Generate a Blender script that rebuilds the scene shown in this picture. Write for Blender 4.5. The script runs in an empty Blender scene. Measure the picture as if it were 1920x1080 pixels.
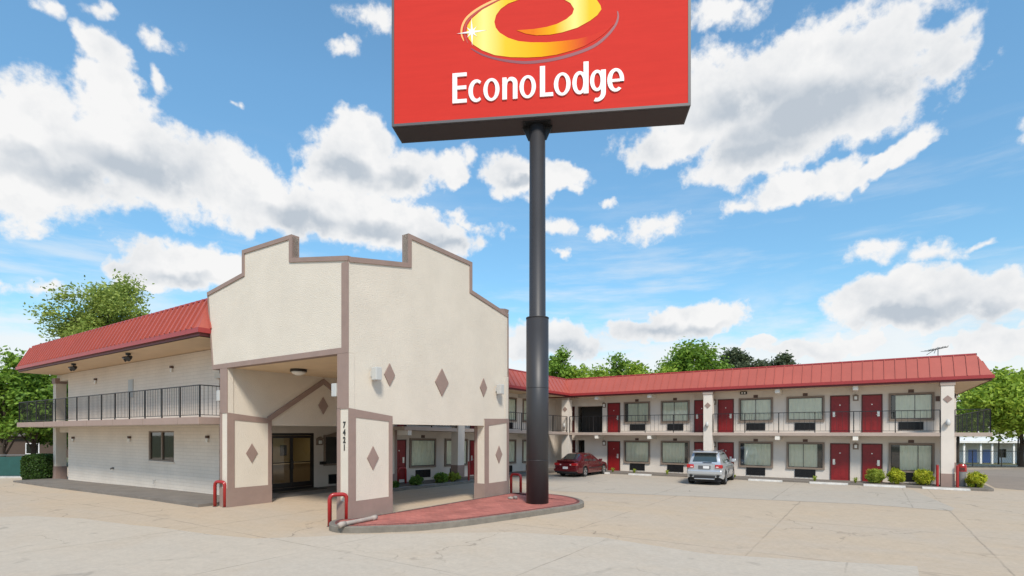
import bpy, bmesh, math, random
import numpy as np
from mathutils import Vector, Matrix
PI = math.pi
random.seed(7)
sc = bpy.context.scene
COL = sc.collection

# ------------------------------------------------------------------ helpers
class MB:
    """collects faces, then links them as one mesh object"""
    def __init__(s): s.v = []; s.f = []; s.m = []
    def face(s, pts, mi=0):
        k = len(s.v); s.v += [tuple(p) for p in pts]; s.f.append(tuple(range(k, k + len(pts)))); s.m.append(mi)
    def box(s, x0, x1, y0, y1, z0, z1, mi=0):
        k = len(s.v)
        s.v += [(x0,y0,z0),(x1,y0,z0),(x1,y1,z0),(x0,y1,z0),(x0,y0,z1),(x1,y0,z1),(x1,y1,z1),(x0,y1,z1)]
        for q in ((3,2,1,0),(4,5,6,7),(0,1,5,4),(1,2,6,5),(2,3,7,6),(3,0,4,7)):
            s.f.append(tuple(k + i for i in q)); s.m.append(mi)
    def prism(s, poly, fn, d0, d1, mi=0):
        """poly: 2D points; fn(a,b,d) -> xyz"""
        n = len(poly); k = len(s.v)
        s.v += [fn(a, b, d0) for a, b in poly] + [fn(a, b, d1) for a, b in poly]
        s.f.append(tuple(k + i for i in range(n))); s.m.append(mi)
        s.f.append(tuple(k + n + i for i in reversed(range(n)))); s.m.append(mi)
        for i in range(n):
            j = (i + 1) % n
            s.f.append((k + i, k + n + i, k + n + j, k + j)); s.m.append(mi)
    def tube(s, path, rad, n=10, cap=True, mi=0):
        path = [Vector(p) for p in path]
        if not hasattr(rad, '__len__'): rad = [rad] * len(path)
        up = Vector((0.13, 0.21, 1)).normalized(); rings = []
        for i, p in enumerate(path):
            t = (path[min(i + 1, len(path) - 1)] - path[max(i - 1, 0)]).normalized()
            a = t.cross(up)
            if a.length < 1e-3: a = t.cross(Vector((1, 0, 0)))
            a.normalize(); b = t.cross(a)
            k = len(s.v)
            for j in range(n):
                w = 2 * PI * j / n
                s.v.append(tuple(p + rad[i] * (math.cos(w) * a + math.sin(w) * b)))
            rings.append(k)
        for i in range(len(rings) - 1):
            for j in range(n):
                j2 = (j + 1) % n
                s.f.append((rings[i] + j, rings[i] + j2, rings[i + 1] + j2, rings[i + 1] + j)); s.m.append(mi)
        if cap:
            s.f.append(tuple(rings[0] + j for j in reversed(range(n)))); s.m.append(mi)
            s.f.append(tuple(rings[-1] + j for j in range(n))); s.m.append(mi)
    def cyl(s, x, y, z0, z1, r0, r1=None, n=20, mi=0):
        s.tube([(x, y, z0), (x, y, z1)], [r0, r0 if r1 is None else r1], n, True, mi)
    def strip(s, A, B, fn, d0, d1, mi=0):
        """solid band between polylines A and B (same length)"""
        for i in range(len(A) - 1):
            a0, a1, b1, b0 = A[i], A[i + 1], B[i + 1], B[i]
            P = [fn(*p, d0) for p in (a0, a1, b1, b0)]; Q = [fn(*p, d1) for p in (a0, a1, b1, b0)]
            s.face(P, mi); s.face(Q[::-1], mi)
            s.face([P[0], Q[0], Q[1], P[1]], mi); s.face([P[2], Q[2], Q[3], P[3]], mi)
            if i == 0: s.face([P[3], Q[3], Q[0], P[0]], mi)
            if i == len(A) - 2: s.face([P[1], Q[1], Q[2], P[2]], mi)
    def build(s, name, mat, parent=None, smooth=False, bevel=0, recalc=True):
        me = bpy.data.meshes.new(name)
        me.from_pydata(s.v, [], s.f)
        for mm in (mat if isinstance(mat, (list, tuple)) else [mat]): me.materials.append(mm)
        if any(s.m): me.polygons.foreach_set('material_index', s.m)
        if recalc:
            bm = bmesh.new(); bm.from_mesh(me)
            bmesh.ops.recalc_face_normals(bm, faces=bm.faces); bm.to_mesh(me); bm.free()
        if smooth: me.polygons.foreach_set('use_smooth', [True] * len(me.polygons))
        me.update()
        o = bpy.data.objects.new(name, me); COL.objects.link(o)
        if parent is not None: o.parent = parent
        if bevel:
            b = o.modifiers.new('bevel', 'BEVEL'); b.width = bevel; b.segments = 2; b.limit_method = 'ANGLE'
        return o

def tag(o, label=None, cat=None, group=None, kind=None):
    if label: o['label'] = label
    if cat: o['category'] = cat
    if group: o['group'] = group
    if kind: o['kind'] = kind
    return o
def thing(name, loc, rz, label, cat, group=None, ry=0):
    o = bpy.data.objects.new(name, None); COL.objects.link(o)
    o.empty_display_size = .2; o.location = loc; o.rotation_euler = (0, ry, rz)
    return tag(o, label, cat, group)
def copy_tree(o, parent=None):
    c = o.copy(); COL.objects.link(c)
    if parent is not None: c.parent = parent
    for ch in list(o.children): copy_tree(ch, c)
    return c
XZ = lambda y0: None
def fxz(a, b, d): return (a, d, b)      # polygon in x,z extruded along y
def fyz(a, b, d): return (d, a, b)      # polygon in y,z extruded along x
def fxy(a, b, d): return (a, b, d)
def sm(a, b, x):
    t = min(1, max(0, (x - a) / (b - a))); return t * t * (3 - 2 * t)

# ------------------------------------------------------------------ materials
def srgb(r, g, b):
    f = lambda c: (c / 255 / 12.92) if c / 255 <= .04045 else ((c / 255 + .055) / 1.055) ** 2.4
    return (f(r), f(g), f(b), 1)
def new_mat(name):
    m = bpy.data.materials.new(name); m.use_nodes = True
    nt = m.node_tree; return m, nt, nt.nodes['Principled BSDF']
def mat(name, col, rough=.6, var=0, vscale=3, col2=None, bump=0, bscale=60, metal=0, coat=0, spec=.5, detail=6, thr=None, stretch=None):
    m, nt, p = new_mat(name)
    col = tuple(col[:3]) + (1,)
    p.inputs['Base Color'].default_value = col; p.inputs['Roughness'].default_value = rough
    p.inputs['Metallic'].default_value = metal; p.inputs['Coat Weight'].default_value = coat
    p.inputs['Specular IOR Level'].default_value = spec
    N, L = nt.nodes, nt.links
    if var or bump:
        tc = N.new('ShaderNodeTexCoord'); src = tc.outputs['Object']
        if stretch:
            mp = N.new('ShaderNodeMapping'); mp.inputs['Scale'].default_value = stretch
            L.new(src, mp.inputs['Vector']); src = mp.outputs['Vector']
    if var:
        n = N.new('ShaderNodeTexNoise'); n.inputs['Scale'].default_value = vscale; n.inputs['Detail'].default_value = detail
        n.inputs['Roughness'].default_value = .62
        L.new(src, n.inputs['Vector'])
        r = N.new('ShaderNodeValToRGB')
        lo, hi = thr or (.3, .7)
        r.color_ramp.elements[0].position = lo; r.color_ramp.elements[1].position = hi
        c2 = col2 or tuple(c * (1 - var) for c in col[:3])
        r.color_ramp.elements[0].color = tuple(c2[:3]) + (1,); r.color_ramp.elements[1].color = col
        L.new(n.outputs['Fac'], r.inputs['Fac']); L.new(r.outputs['Color'], p.inputs['Base Color'])
    if bump:
        n2 = N.new('ShaderNodeTexNoise'); n2.inputs['Scale'].default_value = bscale; n2.inputs['Detail'].default_value = 4
        L.new(src, n2.inputs['Vector'])
        b = N.new('ShaderNodeBump'); b.inputs['Strength'].default_value = bump; b.inputs['Distance'].default_value = .02
        L.new(n2.outputs['Fac'], b.inputs['Height']); L.new(b.outputs['Normal'], p.inputs['Normal'])
    return m

STUCCO = mat('stucco', (.67, .605, .51), .85, .10, .8, bump=.8, bscale=30, detail=9)
PAINTW = mat('painted_stucco', (.70, .635, .56), .8, .12, 1.1, bump=.25, bscale=30, detail=8)
TAUPE = mat('taupe_paint', (.30, .212, .178), .75, .14, 2, bump=.25, bscale=40)
SOFFIT = mat('soffit_paint', (.72, .555, .37), .8, .12, 1.2)
DIRTYWALL = mat('back_wall_paint', (.40, .34, .28), .85, .2, 1)
SLAB = mat('slab_paint', (.43, .345, .29), .75, .14, 2, bump=.2, bscale=30)
LSLAB = mat('mauve_slab_paint', (.34, .245, .205), .75, .12, 2, bump=.2, bscale=30)
ROOF = mat('red_roof_metal', (.415, .10, .074), .42, .14, .8, spec=.4, detail=5)
ROOFD = mat('red_fascia_metal', (.33, .035, .035), .4, .12, 1.5)
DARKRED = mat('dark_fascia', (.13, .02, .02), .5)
IRON = mat('black_iron', (.012, .012, .013), .45)
DOORRED = mat('red_door_paint', (.27, .010, .012), .45, .2, 5)
JAMB = mat('door_jamb', (.09, .016, .014), .6)
FRAME = mat('brown_frame', (.26, .20, .155), .65, .15, 6)
BRONZE = mat('bronze_frame', (.02, .015, .012), .4)
BLACK = mat('black_grille', (.008, .008, .009), .6)
DARKIN = mat('dark_interior', (.03, .028, .026), .9)
CURTAIN = mat('pale_curtain', (.86, .85, .70), .9, .1, 4)
STEEL = mat('door_steel', (.75, .74, .70), .3, metal=.6)
LAMPGREY = mat('lamp_grey', (.48, .48, .46), .5)
LAMPBROWN = mat('lamp_brown', (.10, .055, .04), .5)
GLOBE = mat('lamp_globe', (.80, .79, .74), .3)
WHITE = mat('white_paint', (.78, .76, .72), .6, .12, 3)
BEAMW = mat('beam_white', (.72, .68, .61), .7)
KERB = mat('kerb_concrete', (.225, .20, .165), .9, .35, 3, bump=.5, bscale=25)
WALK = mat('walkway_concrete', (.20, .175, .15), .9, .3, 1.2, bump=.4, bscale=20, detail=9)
STOPW = mat('wheel_stop_white', (.62, .60, .56), .85, .3, 6, bump=.4, bscale=30)
REDPIPE = mat('red_pipe_paint', (.34, .014, .014), .32, .15, 6, coat=.3)
POLE = mat('charcoal_pole', (.038, .038, .042), .45, .25, 1.2, stretch=(1, 1, .25), spec=.45)
SIGNFR = mat('sign_frame', (.085, .08, .085), .5)
SIGNBOT = mat('sign_underside', (.055, .042, .045), .6)
SIGNRED = mat('sign_red', (.56, .036, .026), .75, .12, 1.2, spec=.12, col2=(.52, .033, .024), stretch=(.5, .5, 5), detail=8)
LETTER = mat('letter_white', (.80, .78, .77), .4)
MAROON = mat('logo_shadow', (.20, .03, .05), .5)
LINEORANGE = mat('logo_line', (.85, .42, .12), .45)
SEPRED = mat('logo_gap', (.40, .03, .02), .5)
DIGIT = mat('black_digit', (.012, .012, .012), .5)
GREYPLASTIC = mat('grey_plastic', (.22, .22, .22), .6)
PVC = mat('grimy_pipe', (.43, .37, .32), .7, .3, 5)
STONE = mat('stone', (.25, .23, .21), .9, .4, 8)
BARK = mat('bark', (.07, .052, .038), .95, .4, 6, bump=.8, bscale=12)
SCREEN = mat('green_screen_fabric', (.018, .085, .075), .85, .25, 2)
GALV = mat('galvanised', (.35, .36, .36), .4, metal=.5)
TYRE = mat('tyre', (.012, .012, .012), .85)
RIM = mat('rim', (.55, .55, .56), .25, metal=.85)
CARRED = mat('car_red', (.13, .006, .011), .25, coat=.8, metal=.3)
CARSILVER = mat('car_silver', (.50, .52, .54), .28, coat=.8, metal=.55)
CARGREY = mat('car_trim', (.10, .10, .105), .5)
TAIL = mat('tail_light', (.42, .012, .015), .15, coat=1)
TAILW = mat('tail_light_clear', (.7, .45, .43), .15, coat=1)
PLATE = mat('plate', (.70, .70, .70), .5)
CARIN = mat('car_interior', (.02, .02, .022), .8)
YELLOWIN = mat('lobby_wall', (.60, .49, .27), .8)
COUNTER = mat('lobby_counter', (.55, .44, .30), .6)
LOBFLOOR = mat('lobby_floor', (.16, .10, .07), .4)
BLUEDOOR = mat('blue_door', (.20, .28, .58), .6)
FARWHITE = mat('far_wall', (.78, .78, .78), .8, .1, 1)
FARROOF = mat('far_roof', (.35, .34, .33), .9)
BROWNWALL = mat('brown_wall', (.09, .06, .045), .9, .2, 1)
LIGHTPANEL = mat('lit_panel', (.8, .75, .6), .5)
_p = LIGHTPANEL.node_tree.nodes['Principled BSDF']; _p.inputs['Emission Color'].default_value = (1, .88, .66, 1); _p.inputs['Emission Strength'].default_value = .7
SOIL = mat('soil', (.16, .13, .10), .95, .4, 4, bump=.5, bscale=20)
GRAVEL = mat('white_gravel', (.45, .42, .37), .95, .5, 30, bump=.8, bscale=60)

def glass(name, tint=(1, 1, 1), refl=.12, dark=0.0):
    m = bpy.data.materials.new(name); m.use_nodes = True; nt = m.node_tree; N, L = nt.nodes, nt.links
    N.clear(); out = N.new('ShaderNodeOutputMaterial')
    tr = N.new('ShaderNodeBsdfTransparent'); tr.inputs['Color'].default_value = tuple(tint) + (1,)
    gl = N.new('ShaderNodeBsdfGlossy'); gl.inputs['Roughness'].default_value = .03
    fr = N.new('ShaderNodeFresnel'); fr.inputs['IOR'].default_value = 1.5
    ad = N.new('ShaderNodeMath'); ad.operation = 'ADD'; ad.inputs[1].default_value = refl; ad.use_clamp = True
    mx = N.new('ShaderNodeMixShader')
    L.new(fr.outputs[0], ad.inputs[0]); L.new(ad.outputs[0], mx.inputs['Fac'])
    L.new(tr.outputs[0], mx.inputs[1]); L.new(gl.outputs[0], mx.inputs[2]); L.new(mx.outputs[0], out.inputs['Surface'])
    return m
GLASS = glass('window_glass', (.96, .97, .94), .07)
DGLASS = glass('dark_glass', (.22, .24, .23), .10)
DOORGLASS = glass('door_glass', (.62, .62, .57), .06)

def leaf_mat(name, c1, c2, trans=.35):
    m, nt, p = new_mat(name); N, L = nt.nodes, nt.links
    g = N.new('ShaderNodeNewGeometry'); r = N.new('ShaderNodeValToRGB')
    r.color_ramp.elements[0].color = tuple(c1) + (1,); r.color_ramp.elements[1].color = tuple(c2) + (1,)
    L.new(g.outputs['Random Per Island'], r.inputs['Fac'])
    L.new(r.outputs['Color'], p.inputs['Base Color']); p.inputs['Roughness'].default_value = .55
    p.inputs['Specular IOR Level'].default_value = .3
    t = N.new('ShaderNodeBsdfTranslucent')
    hs = N.new('ShaderNodeHueSaturation'); hs.inputs['Value'].default_value = 1.6; hs.inputs['Hue'].default_value = .48
    L.new(r.outputs['Color'], hs.inputs['Color']); L.new(hs.outputs['Color'], t.inputs['Color'])
    mx = N.new('ShaderNodeMixShader'); mx.inputs['Fac'].default_value = trans
    L.new(p.outputs[0], mx.inputs[1]); L.new(t.outputs[0], mx.inputs[2])
    L.new(mx.outputs[0], N['Material Output'].inputs['Surface'])
    return m
LEAF_FRESH = leaf_mat('leaf_fresh', (.13, .23, .022), (.38, .50, .07))
LEAF_MID = leaf_mat('leaf_mid', (.075, .16, .02), (.25, .39, .055))
LEAF_DARK = leaf_mat('leaf_dark', (.045, .11, .02), (.16, .27, .05))
LEAF_PINE = leaf_mat('leaf_pine', (.05, .072, .035), (.12, .15, .075), .25)
LEAF_OLIVE = leaf_mat('leaf_olive', (.13, .20, .035), (.38, .46, .11))
LEAF_LIME = leaf_mat('leaf_lime', (.16, .25, .015), (.62, .62, .06))
LEAF_HEDGE = leaf_mat('leaf_hedge', (.018, .05, .008), (.06, .12, .018), .25)
LEAF_WEED = leaf_mat('leaf_weed', (.16, .24, .03), (.42, .48, .08))

# painted concrete block of the lobby's long wall
def block_mat():
    m, nt, p = new_mat('painted_block'); N, L = nt.nodes, nt.links
    tc = N.new('ShaderNodeTexCoord'); mp = N.new('ShaderNodeMapping'); mp.inputs['Rotation'].default_value = (PI / 2, 0, 0)
    L.new(tc.outputs['Object'], mp.inputs['Vector'])
    br = N.new('ShaderNodeTexBrick'); br.inputs['Scale'].default_value = 1; br.inputs['Brick Width'].default_value = .62
    br.inputs['Row Height'].default_value = .155; br.inputs['Mortar Size'].default_value = .012; br.inputs['Mortar Smooth'].default_value = .4
    br.inputs['Color1'].default_value = (.74, .655, .56, 1); br.inputs['Color2'].default_value = (.72, .635, .54, 1)
    br.inputs['Mortar'].default_value = (.63, .555, .47, 1)
    L.new(mp.outputs[0], br.inputs['Vector'])
    n = N.new('ShaderNodeTexNoise'); n.inputs['Scale'].default_value = .7; n.inputs['Detail'].default_value = 8
    L.new(tc.outputs['Object'], n.inputs['Vector'])
    mx = N.new('ShaderNodeMix'); mx.data_type = 'RGBA'; mx.blend_type = 'MULTIPLY'
    mr = N.new('ShaderNodeMapRange'); mr.inputs[1].default_value = .3; mr.inputs[2].default_value = .7; mr.inputs[3].default_value = .93; mr.inputs[4].default_value = 1.04
    L.new(n.outputs['Fac'], mr.inputs[0]); mx.inputs[0].default_value = 1
    L.new(br.outputs['Color'], mx.inputs[6]); L.new(mr.outputs[0], mx.inputs[7]); L.new(mx.outputs[2], p.inputs['Base Color'])
    b = N.new('ShaderNodeBump'); b.inputs['Strength'].default_value = .35; b.inputs['Distance'].default_value = .015; b.invert = True
    L.new(br.outputs['Fac'], b.inputs['Height']); L.new(b.outputs[0], p.inputs['Normal']); p.inputs['Roughness'].default_value = .75
    return m
BLOCK = block_mat()

def paver_mat():
    m, nt, p = new_mat('red_pavers'); N, L = nt.nodes, nt.links
    tc = N.new('ShaderNodeTexCoord'); mp = N.new('ShaderNodeMapping'); mp.inputs['Rotation'].default_value = (0, 0, .6)
    L.new(tc.outputs['Object'], mp.inputs['Vector'])
    br = N.new('ShaderNodeTexBrick'); br.inputs['Scale'].default_value = 1; br.inputs['Brick Width'].default_value = .22
    br.inputs['Row Height'].default_value = .11; br.inputs['Mortar Size'].default_value = .006
    br.inputs['Color1'].default_value = (.46, .155, .12, 1); br.inputs['Color2'].default_value = (.37, .112, .088, 1)
    br.inputs['Mortar'].default_value = (.28, .115, .095, 1)
    L.new(mp.outputs[0], br.inputs['Vector'])
    n = N.new('ShaderNodeTexNoise'); n.inputs['Scale'].default_value = 1.2; n.inputs['Detail'].default_value = 9
    L.new(tc.outputs['Object'], n.inputs['Vector'])
    mx = N.new('ShaderNodeMix'); mx.data_type = 'RGBA'; mx.blend_type = 'MULTIPLY'
    mr = N.new('ShaderNodeMapRange'); mr.inputs[1].default_value = .35; mr.inputs[2].default_value = .65; mr.inputs[3].default_value = .78; mr.inputs[4].default_value = 1.1
    L.new(n.outputs['Fac'], mr.inputs[0]); mx.inputs[0].default_value = 1
    L.new(br.outputs['Color'], mx.inputs[6]); L.new(mr.outputs[0], mx.inputs[7]); L.new(mx.outputs[2], p.inputs['Base Color'])
    b = N.new('ShaderNodeBump'); b.inputs['Strength'].default_value = .5; b.inputs['Distance'].default_value = .01; b.invert = True
    L.new(br.outputs['Fac'], b.inputs['Height']); L.new(b.outputs[0], p.inputs['Normal']); p.inputs['Roughness'].default_value = .85
    return m
PAVER = paver_mat()

def concrete(name, c1, c2, c3, joint=4.6, cracks=1.0, off=(0, 0, 0), patch=(.42, .60)):
    """worn poured concrete: three tones, stains, control joints on the motel's grid and wandering cracks"""
    m, nt, p = new_mat(name); N, L = nt.nodes, nt.links
    tc = N.new('ShaderNodeTexCoord'); mp = N.new('ShaderNodeMapping')
    mp.inputs['Rotation'].default_value = (0, 0, .591); mp.inputs['Location'].default_value = off
    L.new(tc.outputs['Object'], mp.inputs['Vector']); V = mp.outputs[0]
    def noise(s, d=6, r=.6, src=V, dist=0):
        n = N.new('ShaderNodeTexNoise'); n.inputs['Scale'].default_value = s; n.inputs['Detail'].default_value = d
        n.inputs['Roughness'].default_value = r; n.inputs['Distortion'].default_value = dist; L.new(src, n.inputs['Vector']); return n.outputs['Fac']
    def rng(x, a, b, c, d):
        q = N.new('ShaderNodeMapRange'); q.inputs[1].default_value = a; q.inputs[2].default_value = b; q.inputs[3].default_value = c; q.inputs[4].default_value = d
        L.new(x, q.inputs[0]); return q.outputs[0]
    def mix(f, a, b, mode='MIX'):
        q = N.new('ShaderNodeMix'); q.data_type = 'RGBA'; q.blend_type = mode
        if isinstance(f, (int, float)): q.inputs[0].default_value = f
        else: L.new(f, q.inputs[0])
        for s, x in ((6, a), (7, b)):
            if isinstance(x, tuple): q.inputs[s].default_value = tuple(x[:3]) + (1,)
            else: L.new(x, q.inputs[s])
        return q.outputs[2]
    def mth(op, a, b=None):
        q = N.new('ShaderNodeMath'); q.operation = op
        for i, x in enumerate((a, b)):
            if x is None: continue
            if isinstance(x, (int, float)): q.inputs[i].default_value = x
            else: L.new(x, q.inputs[i])
        return q.outputs[0]
    mpl = N.new('ShaderNodeMapping'); mpl.inputs['Scale'].default_value = (.5, 1.6, 1); L.new(V, mpl.inputs['Vector'])
    base = mix(rng(noise(.16, 7, .6, mpl.outputs[0], .6), patch[0], patch[1], 0, 1), c1, c2)
    base = mix(rng(noise(.33, 8, .65, V, .4), .5, .68, 0, .75), base, c3)
    base = mix(rng(noise(2.2, 9, .7), .35, .7, .0, .35), base, tuple(c * .72 for c in c1))
    base = mix(rng(noise(9, 6, .7), .3, .75, .2, 0), base, (.1, .085, .07))
    # oil spots
    base = mix(rng(noise(.9, 4, .5, V, 1.2), .65, .74, 0, .3), base, (.12, .105, .09))
    # control joints
    sp = N.new('ShaderNodeSeparateXYZ'); L.new(V, sp.inputs[0])
    wob = rng(noise(1.1, 4, .6), 0, 1, -.05, .05)
    jl = None
    for ax, per in ((0, joint), (1, joint * 1.15)):
        u = mth('ADD', sp.outputs[ax], wob)
        f = mth('ABSOLUTE', mth('SUBTRACT', mth('FRACT', mth('DIVIDE', u, per)), .5))
        d = mth('MULTIPLY', f, per)
        jl = d if jl is None else mth('MINIMUM', jl, d)
    jm = mth('MULTIPLY', rng(jl, .008, .03, 1, 0), rng(noise(.5, 5, .6), .38, .6, .05, .5))
    base = mix(jm, base, (.13, .11, .09))
    # cracks
    wv = N.new('ShaderNodeVectorMath'); wv.operation = 'ADD'
    nz = N.new('ShaderNodeTexNoise'); nz.inputs['Scale'].default_value = .8; nz.inputs['Detail'].default_value = 6; L.new(V, nz.inputs['Vector'])
    sc_ = N.new('ShaderNodeVectorMath'); sc_.operation = 'SCALE'; sc_.inputs['Scale'].default_value = 1.6
    L.new(nz.outputs['Color'], sc_.inputs[0]); L.new(V, wv.inputs[0]); L.new(sc_.outputs[0], wv.inputs[1])
    vo = N.new('ShaderNodeTexVoronoi'); vo.feature = 'DISTANCE_TO_EDGE'; vo.inputs['Scale'].default_value = .17; L.new(wv.outputs[0], vo.inputs['Vector'])
    cm = mth('MULTIPLY', rng(vo.outputs['Distance'], .001, .0045, 1, 0), rng(noise(.21, 4, .6), .46, .6, 0, .6 * cracks))
    base = mix(cm, base, (.10, .085, .07))
    L.new(base, p.inputs['Base Color']); p.inputs['Roughness'].default_value = .88; p.inputs['Specular IOR Level'].default_value = .3
    b = N.new('ShaderNodeBump'); b.inputs['Strength'].default_value = .25; b.inputs['Distance'].default_value = .02
    L.new(noise(14, 7, .7), b.inputs['Height']); L.new(b.outputs[0], p.inputs['Normal'])
    return m
LOT = concrete('lot_concrete', (.54, .43, .31), (.52, .43, .33), (.55, .42, .285), 4.6)
APRON = concrete('apron_concrete', (.55, .475, .38), (.53, .465, .38), (.53, .44, .335), 5.2, .7, (3, 1, 0))
STRIP = concrete('strip_concrete', (.505, .44, .355), (.485, .425, .345), (.51, .43, .335), 4.6, 1, (1, 2, 0))
DRIVE = concrete('drive_concrete', (.30, .25, .205), (.27, .225, .185), (.33, .27, .215), 6, .6, (5, 2, 0))
GRASS = mat('rough_grass', (.09, .11, .035), .95, .5, .5, col2=(.12, .10, .06), bump=.6, bscale=8)

# ------------------------------------------------------------------ frames and ground
A0 = math.atan2(-.558, .830)
UX = Vector((.830, -.558)).normalized(); UY = Vector((-UX.y, UX.x))
RO = Vector((6.625, 36.8)); LO = Vector((-12.33, 22.46)); PO = Vector((-4.81, 15.71))
def rw(o, x, y): return o + UX * x + UY * y
def rloc(x, y):
    d = Vector((x, y)) - RO; return d.dot(UX), d.dot(UY)
def gz(x, y):
    z = -.24 * sm(11, 30, -x)
    xr, yr = rloc(x, y)
    z -= 2.4 * sm(24, 66, yr) if x > -20 else 2.4 * sm(24, 66, yr) * sm(-45, -20, x)
    return z
def lines(a, b, near0, near1, step, far):
    s = set(np.arange(near0, near1 + .001, step).round(3))
    x = near0
    while x > a: x -= far; s.add(round(max(x, a), 3))
    x = near1
    while x < b: x += far; s.add(round(min(x, b), 3))
    return sorted(s)
def ground_sheet(name, xs, ys, dz, m, label, cat):
    mb = MB()
    nx, ny = len(xs), len(ys)
    mb.v = [(x, y, gz(x, y) + dz) for y in ys for x in xs]
    for j in range(ny - 1):
        for i in range(nx - 1):
            mb.f.append((j * nx + i, j * nx + i + 1, (j + 1) * nx + i + 1, (j + 1) * nx + i)); mb.m.append(0)
    return tag(mb.build(name, m), label, cat, kind='structure')
GX = lines(-500, 500, -60, 130, 5, 37); GY = lines(-60, 700, -20, 130, 5, 37)
ground_sheet('ground', GX, GY, -.03, GRASS, 'rough grass and soil ground reaching to the horizon', 'ground')
LX = [x for x in GX if -60 <= x <= 70]; LY = [y for y in GY if -20 <= y <= 45]
ground_sheet('parking_lot', LX, LY, 0, LOT, 'wide tan concrete parking lot with worn joints and stains', 'parking lot')
def flat_sheet(name, pts, dz, m, label, cat):
    mb = MB(); mb.face([(x, y, dz) for x, y in pts]); return tag(mb.build(name, m), label, cat, kind='structure')
F_ = 1000.; HY = 810.; H = 2.75
def gp(px, py, z=0): 
    Y = (H - z) * F_ / (py - HY); return ((px - 960) / F_ * Y, Y)
flat_sheet('apron', [gp(-420, 1250), gp(-260, 975), gp(60, 968), gp(150, 972), gp(250, 985), gp(290, 988), gp(400, 1003), gp(480, 1010), gp(600, 1006), gp(640, 1003), gp(960, 998), gp(1130, 1008), gp(1320, 1038), gp(1500, 1050), gp(1720, 1062), gp(1760, 1250)], .005, APRON, 'pale poured concrete apron in the foreground', 'concrete apron')
flat_sheet('parking_strip', [gp(950, 898), gp(1040, 921), gp(1280, 930), gp(1430, 937), gp(1610, 945), gp(1785, 958), gp(1790, 953)] + [tuple(rw(RO, x, -1.5)) for x in (16.5, 8, -1.2)], .005, STRIP, 'greyer concrete parking strip in front of the motel rooms', 'parking strip')
flat_sheet('driveway', [gp(1866, 915), gp(1990, 925), gp(2300, 905), gp(2150, 882), gp(1922, 879), gp(1800, 880.5)] , .005, DRIVE, 'dark tan drive running behind the end of the motel', 'driveway')

# ------------------------------------------------------------------ camera
cam = bpy.data.cameras.new('camera'); co = bpy.data.objects.new('camera', cam); COL.objects.link(co)
co.location = (0, 0, H); co.rotation_euler = (PI / 2, 0, 0)
cam.sensor_width = 36; cam.lens = 36 * F_ / 1920; cam.shift_y = 270 / 1920; cam.clip_end = 3000; cam.clip_start = .1
sc.camera = co

# ------------------------------------------------------------------ small shared part builders (local frame: x along wall, y into the wall, front is -y)
def diamond(parent, fn, a, b, w, h, d0, d1, m=None):
    mb = MB(); mb.prism([(a - w / 2, b), (a, b - h / 2), (a + w / 2, b), (a, b + h / 2)], fn, d0, d1)
    return mb.build('diamond', m or TAUPE, parent, bevel=.006)
def window_part(parent, x0, x1, z0, z1, y, dark_side, seed):
    fw = .095
    mb = MB()
    mb.box(x0, x1, y - .07, y, z1 - fw, z1); mb.box(x0, x1, y - .09, y, z0, z0 + fw)
    mb.box(x0, x0 + fw, y - .07, y, z0 + fw, z1 - fw); mb.box(x1 - fw, x1, y - .07, y, z0 + fw, z1 - fw)
    fr = mb.build('window', FRAME, parent)
    xi0, xi1, zi0, zi1 = x0 + fw, x1 - fw, z0 + fw, z1 - fw
    mb = MB()   # thin dark inner sash
    t = .03
    for b in ((xi0, xi1, zi1 - t, zi1), (xi0, xi1, zi0, zi0 + t), (xi0, xi0 + t, zi0 + t, zi1 - t), (xi1 - t, xi1, zi0 + t, zi1 - t)):
        mb.box(b[0], b[1], y - .055, y - .04, b[2], b[3])
    mb.build('sash', BRONZE, fr)
    mb = MB(); mb.face([(xi0, y - .002, zi0), (xi1, y - .002, zi0), (xi1, y - .002, zi1), (xi0, y - .002, zi1)])
    mb.build('dark_backing', DARKIN, fr, recalc=False)  # near-black sheet on the wall stands in for the unlit room
    rnd = random.Random(seed)
    gap = dark_side
    c0, c1 = xi0 + (gap if gap > 0 else .02), xi1 - (-gap if gap < 0 else .02)
    n = 70; mb = MB(); pts = []
    ph = rnd.random() * 6; k1 = 2 * PI / rnd.uniform(.2, .27)
    split = (c0 + c1) / 2 + rnd.uniform(-.25, .25)
    for i in range(n + 1):
        x = c0 + (c1 - c0) * i / n
        d = .016 * math.sin(k1 * x + ph + .9 * math.sin(2.3 * x)) + .004 * math.sin(2.2 * k1 * x)
        if abs(x - split) < .02: d += .012
        pts.append((x, y - .022 + d))
    for i in range(n):
        (xa, ya), (xb, yb) = pts[i], pts[i + 1]
        mb.face([(xa, ya, zi0 + .01), (xb, yb, zi0 + .01), (xb, yb, zi1 - .02), (xa, ya, zi1 - .02)])
    mb.build('curtain', CURTAIN, fr, recalc=False)
    mb = MB(); mb.face([(xi0, y - .046, zi0), (xi1, y - .046, zi0), (xi1, y - .046, zi1), (xi0, y - .046, zi1)])
    mb.build('pane', GLASS, fr, recalc=False)
    return fr
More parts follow.
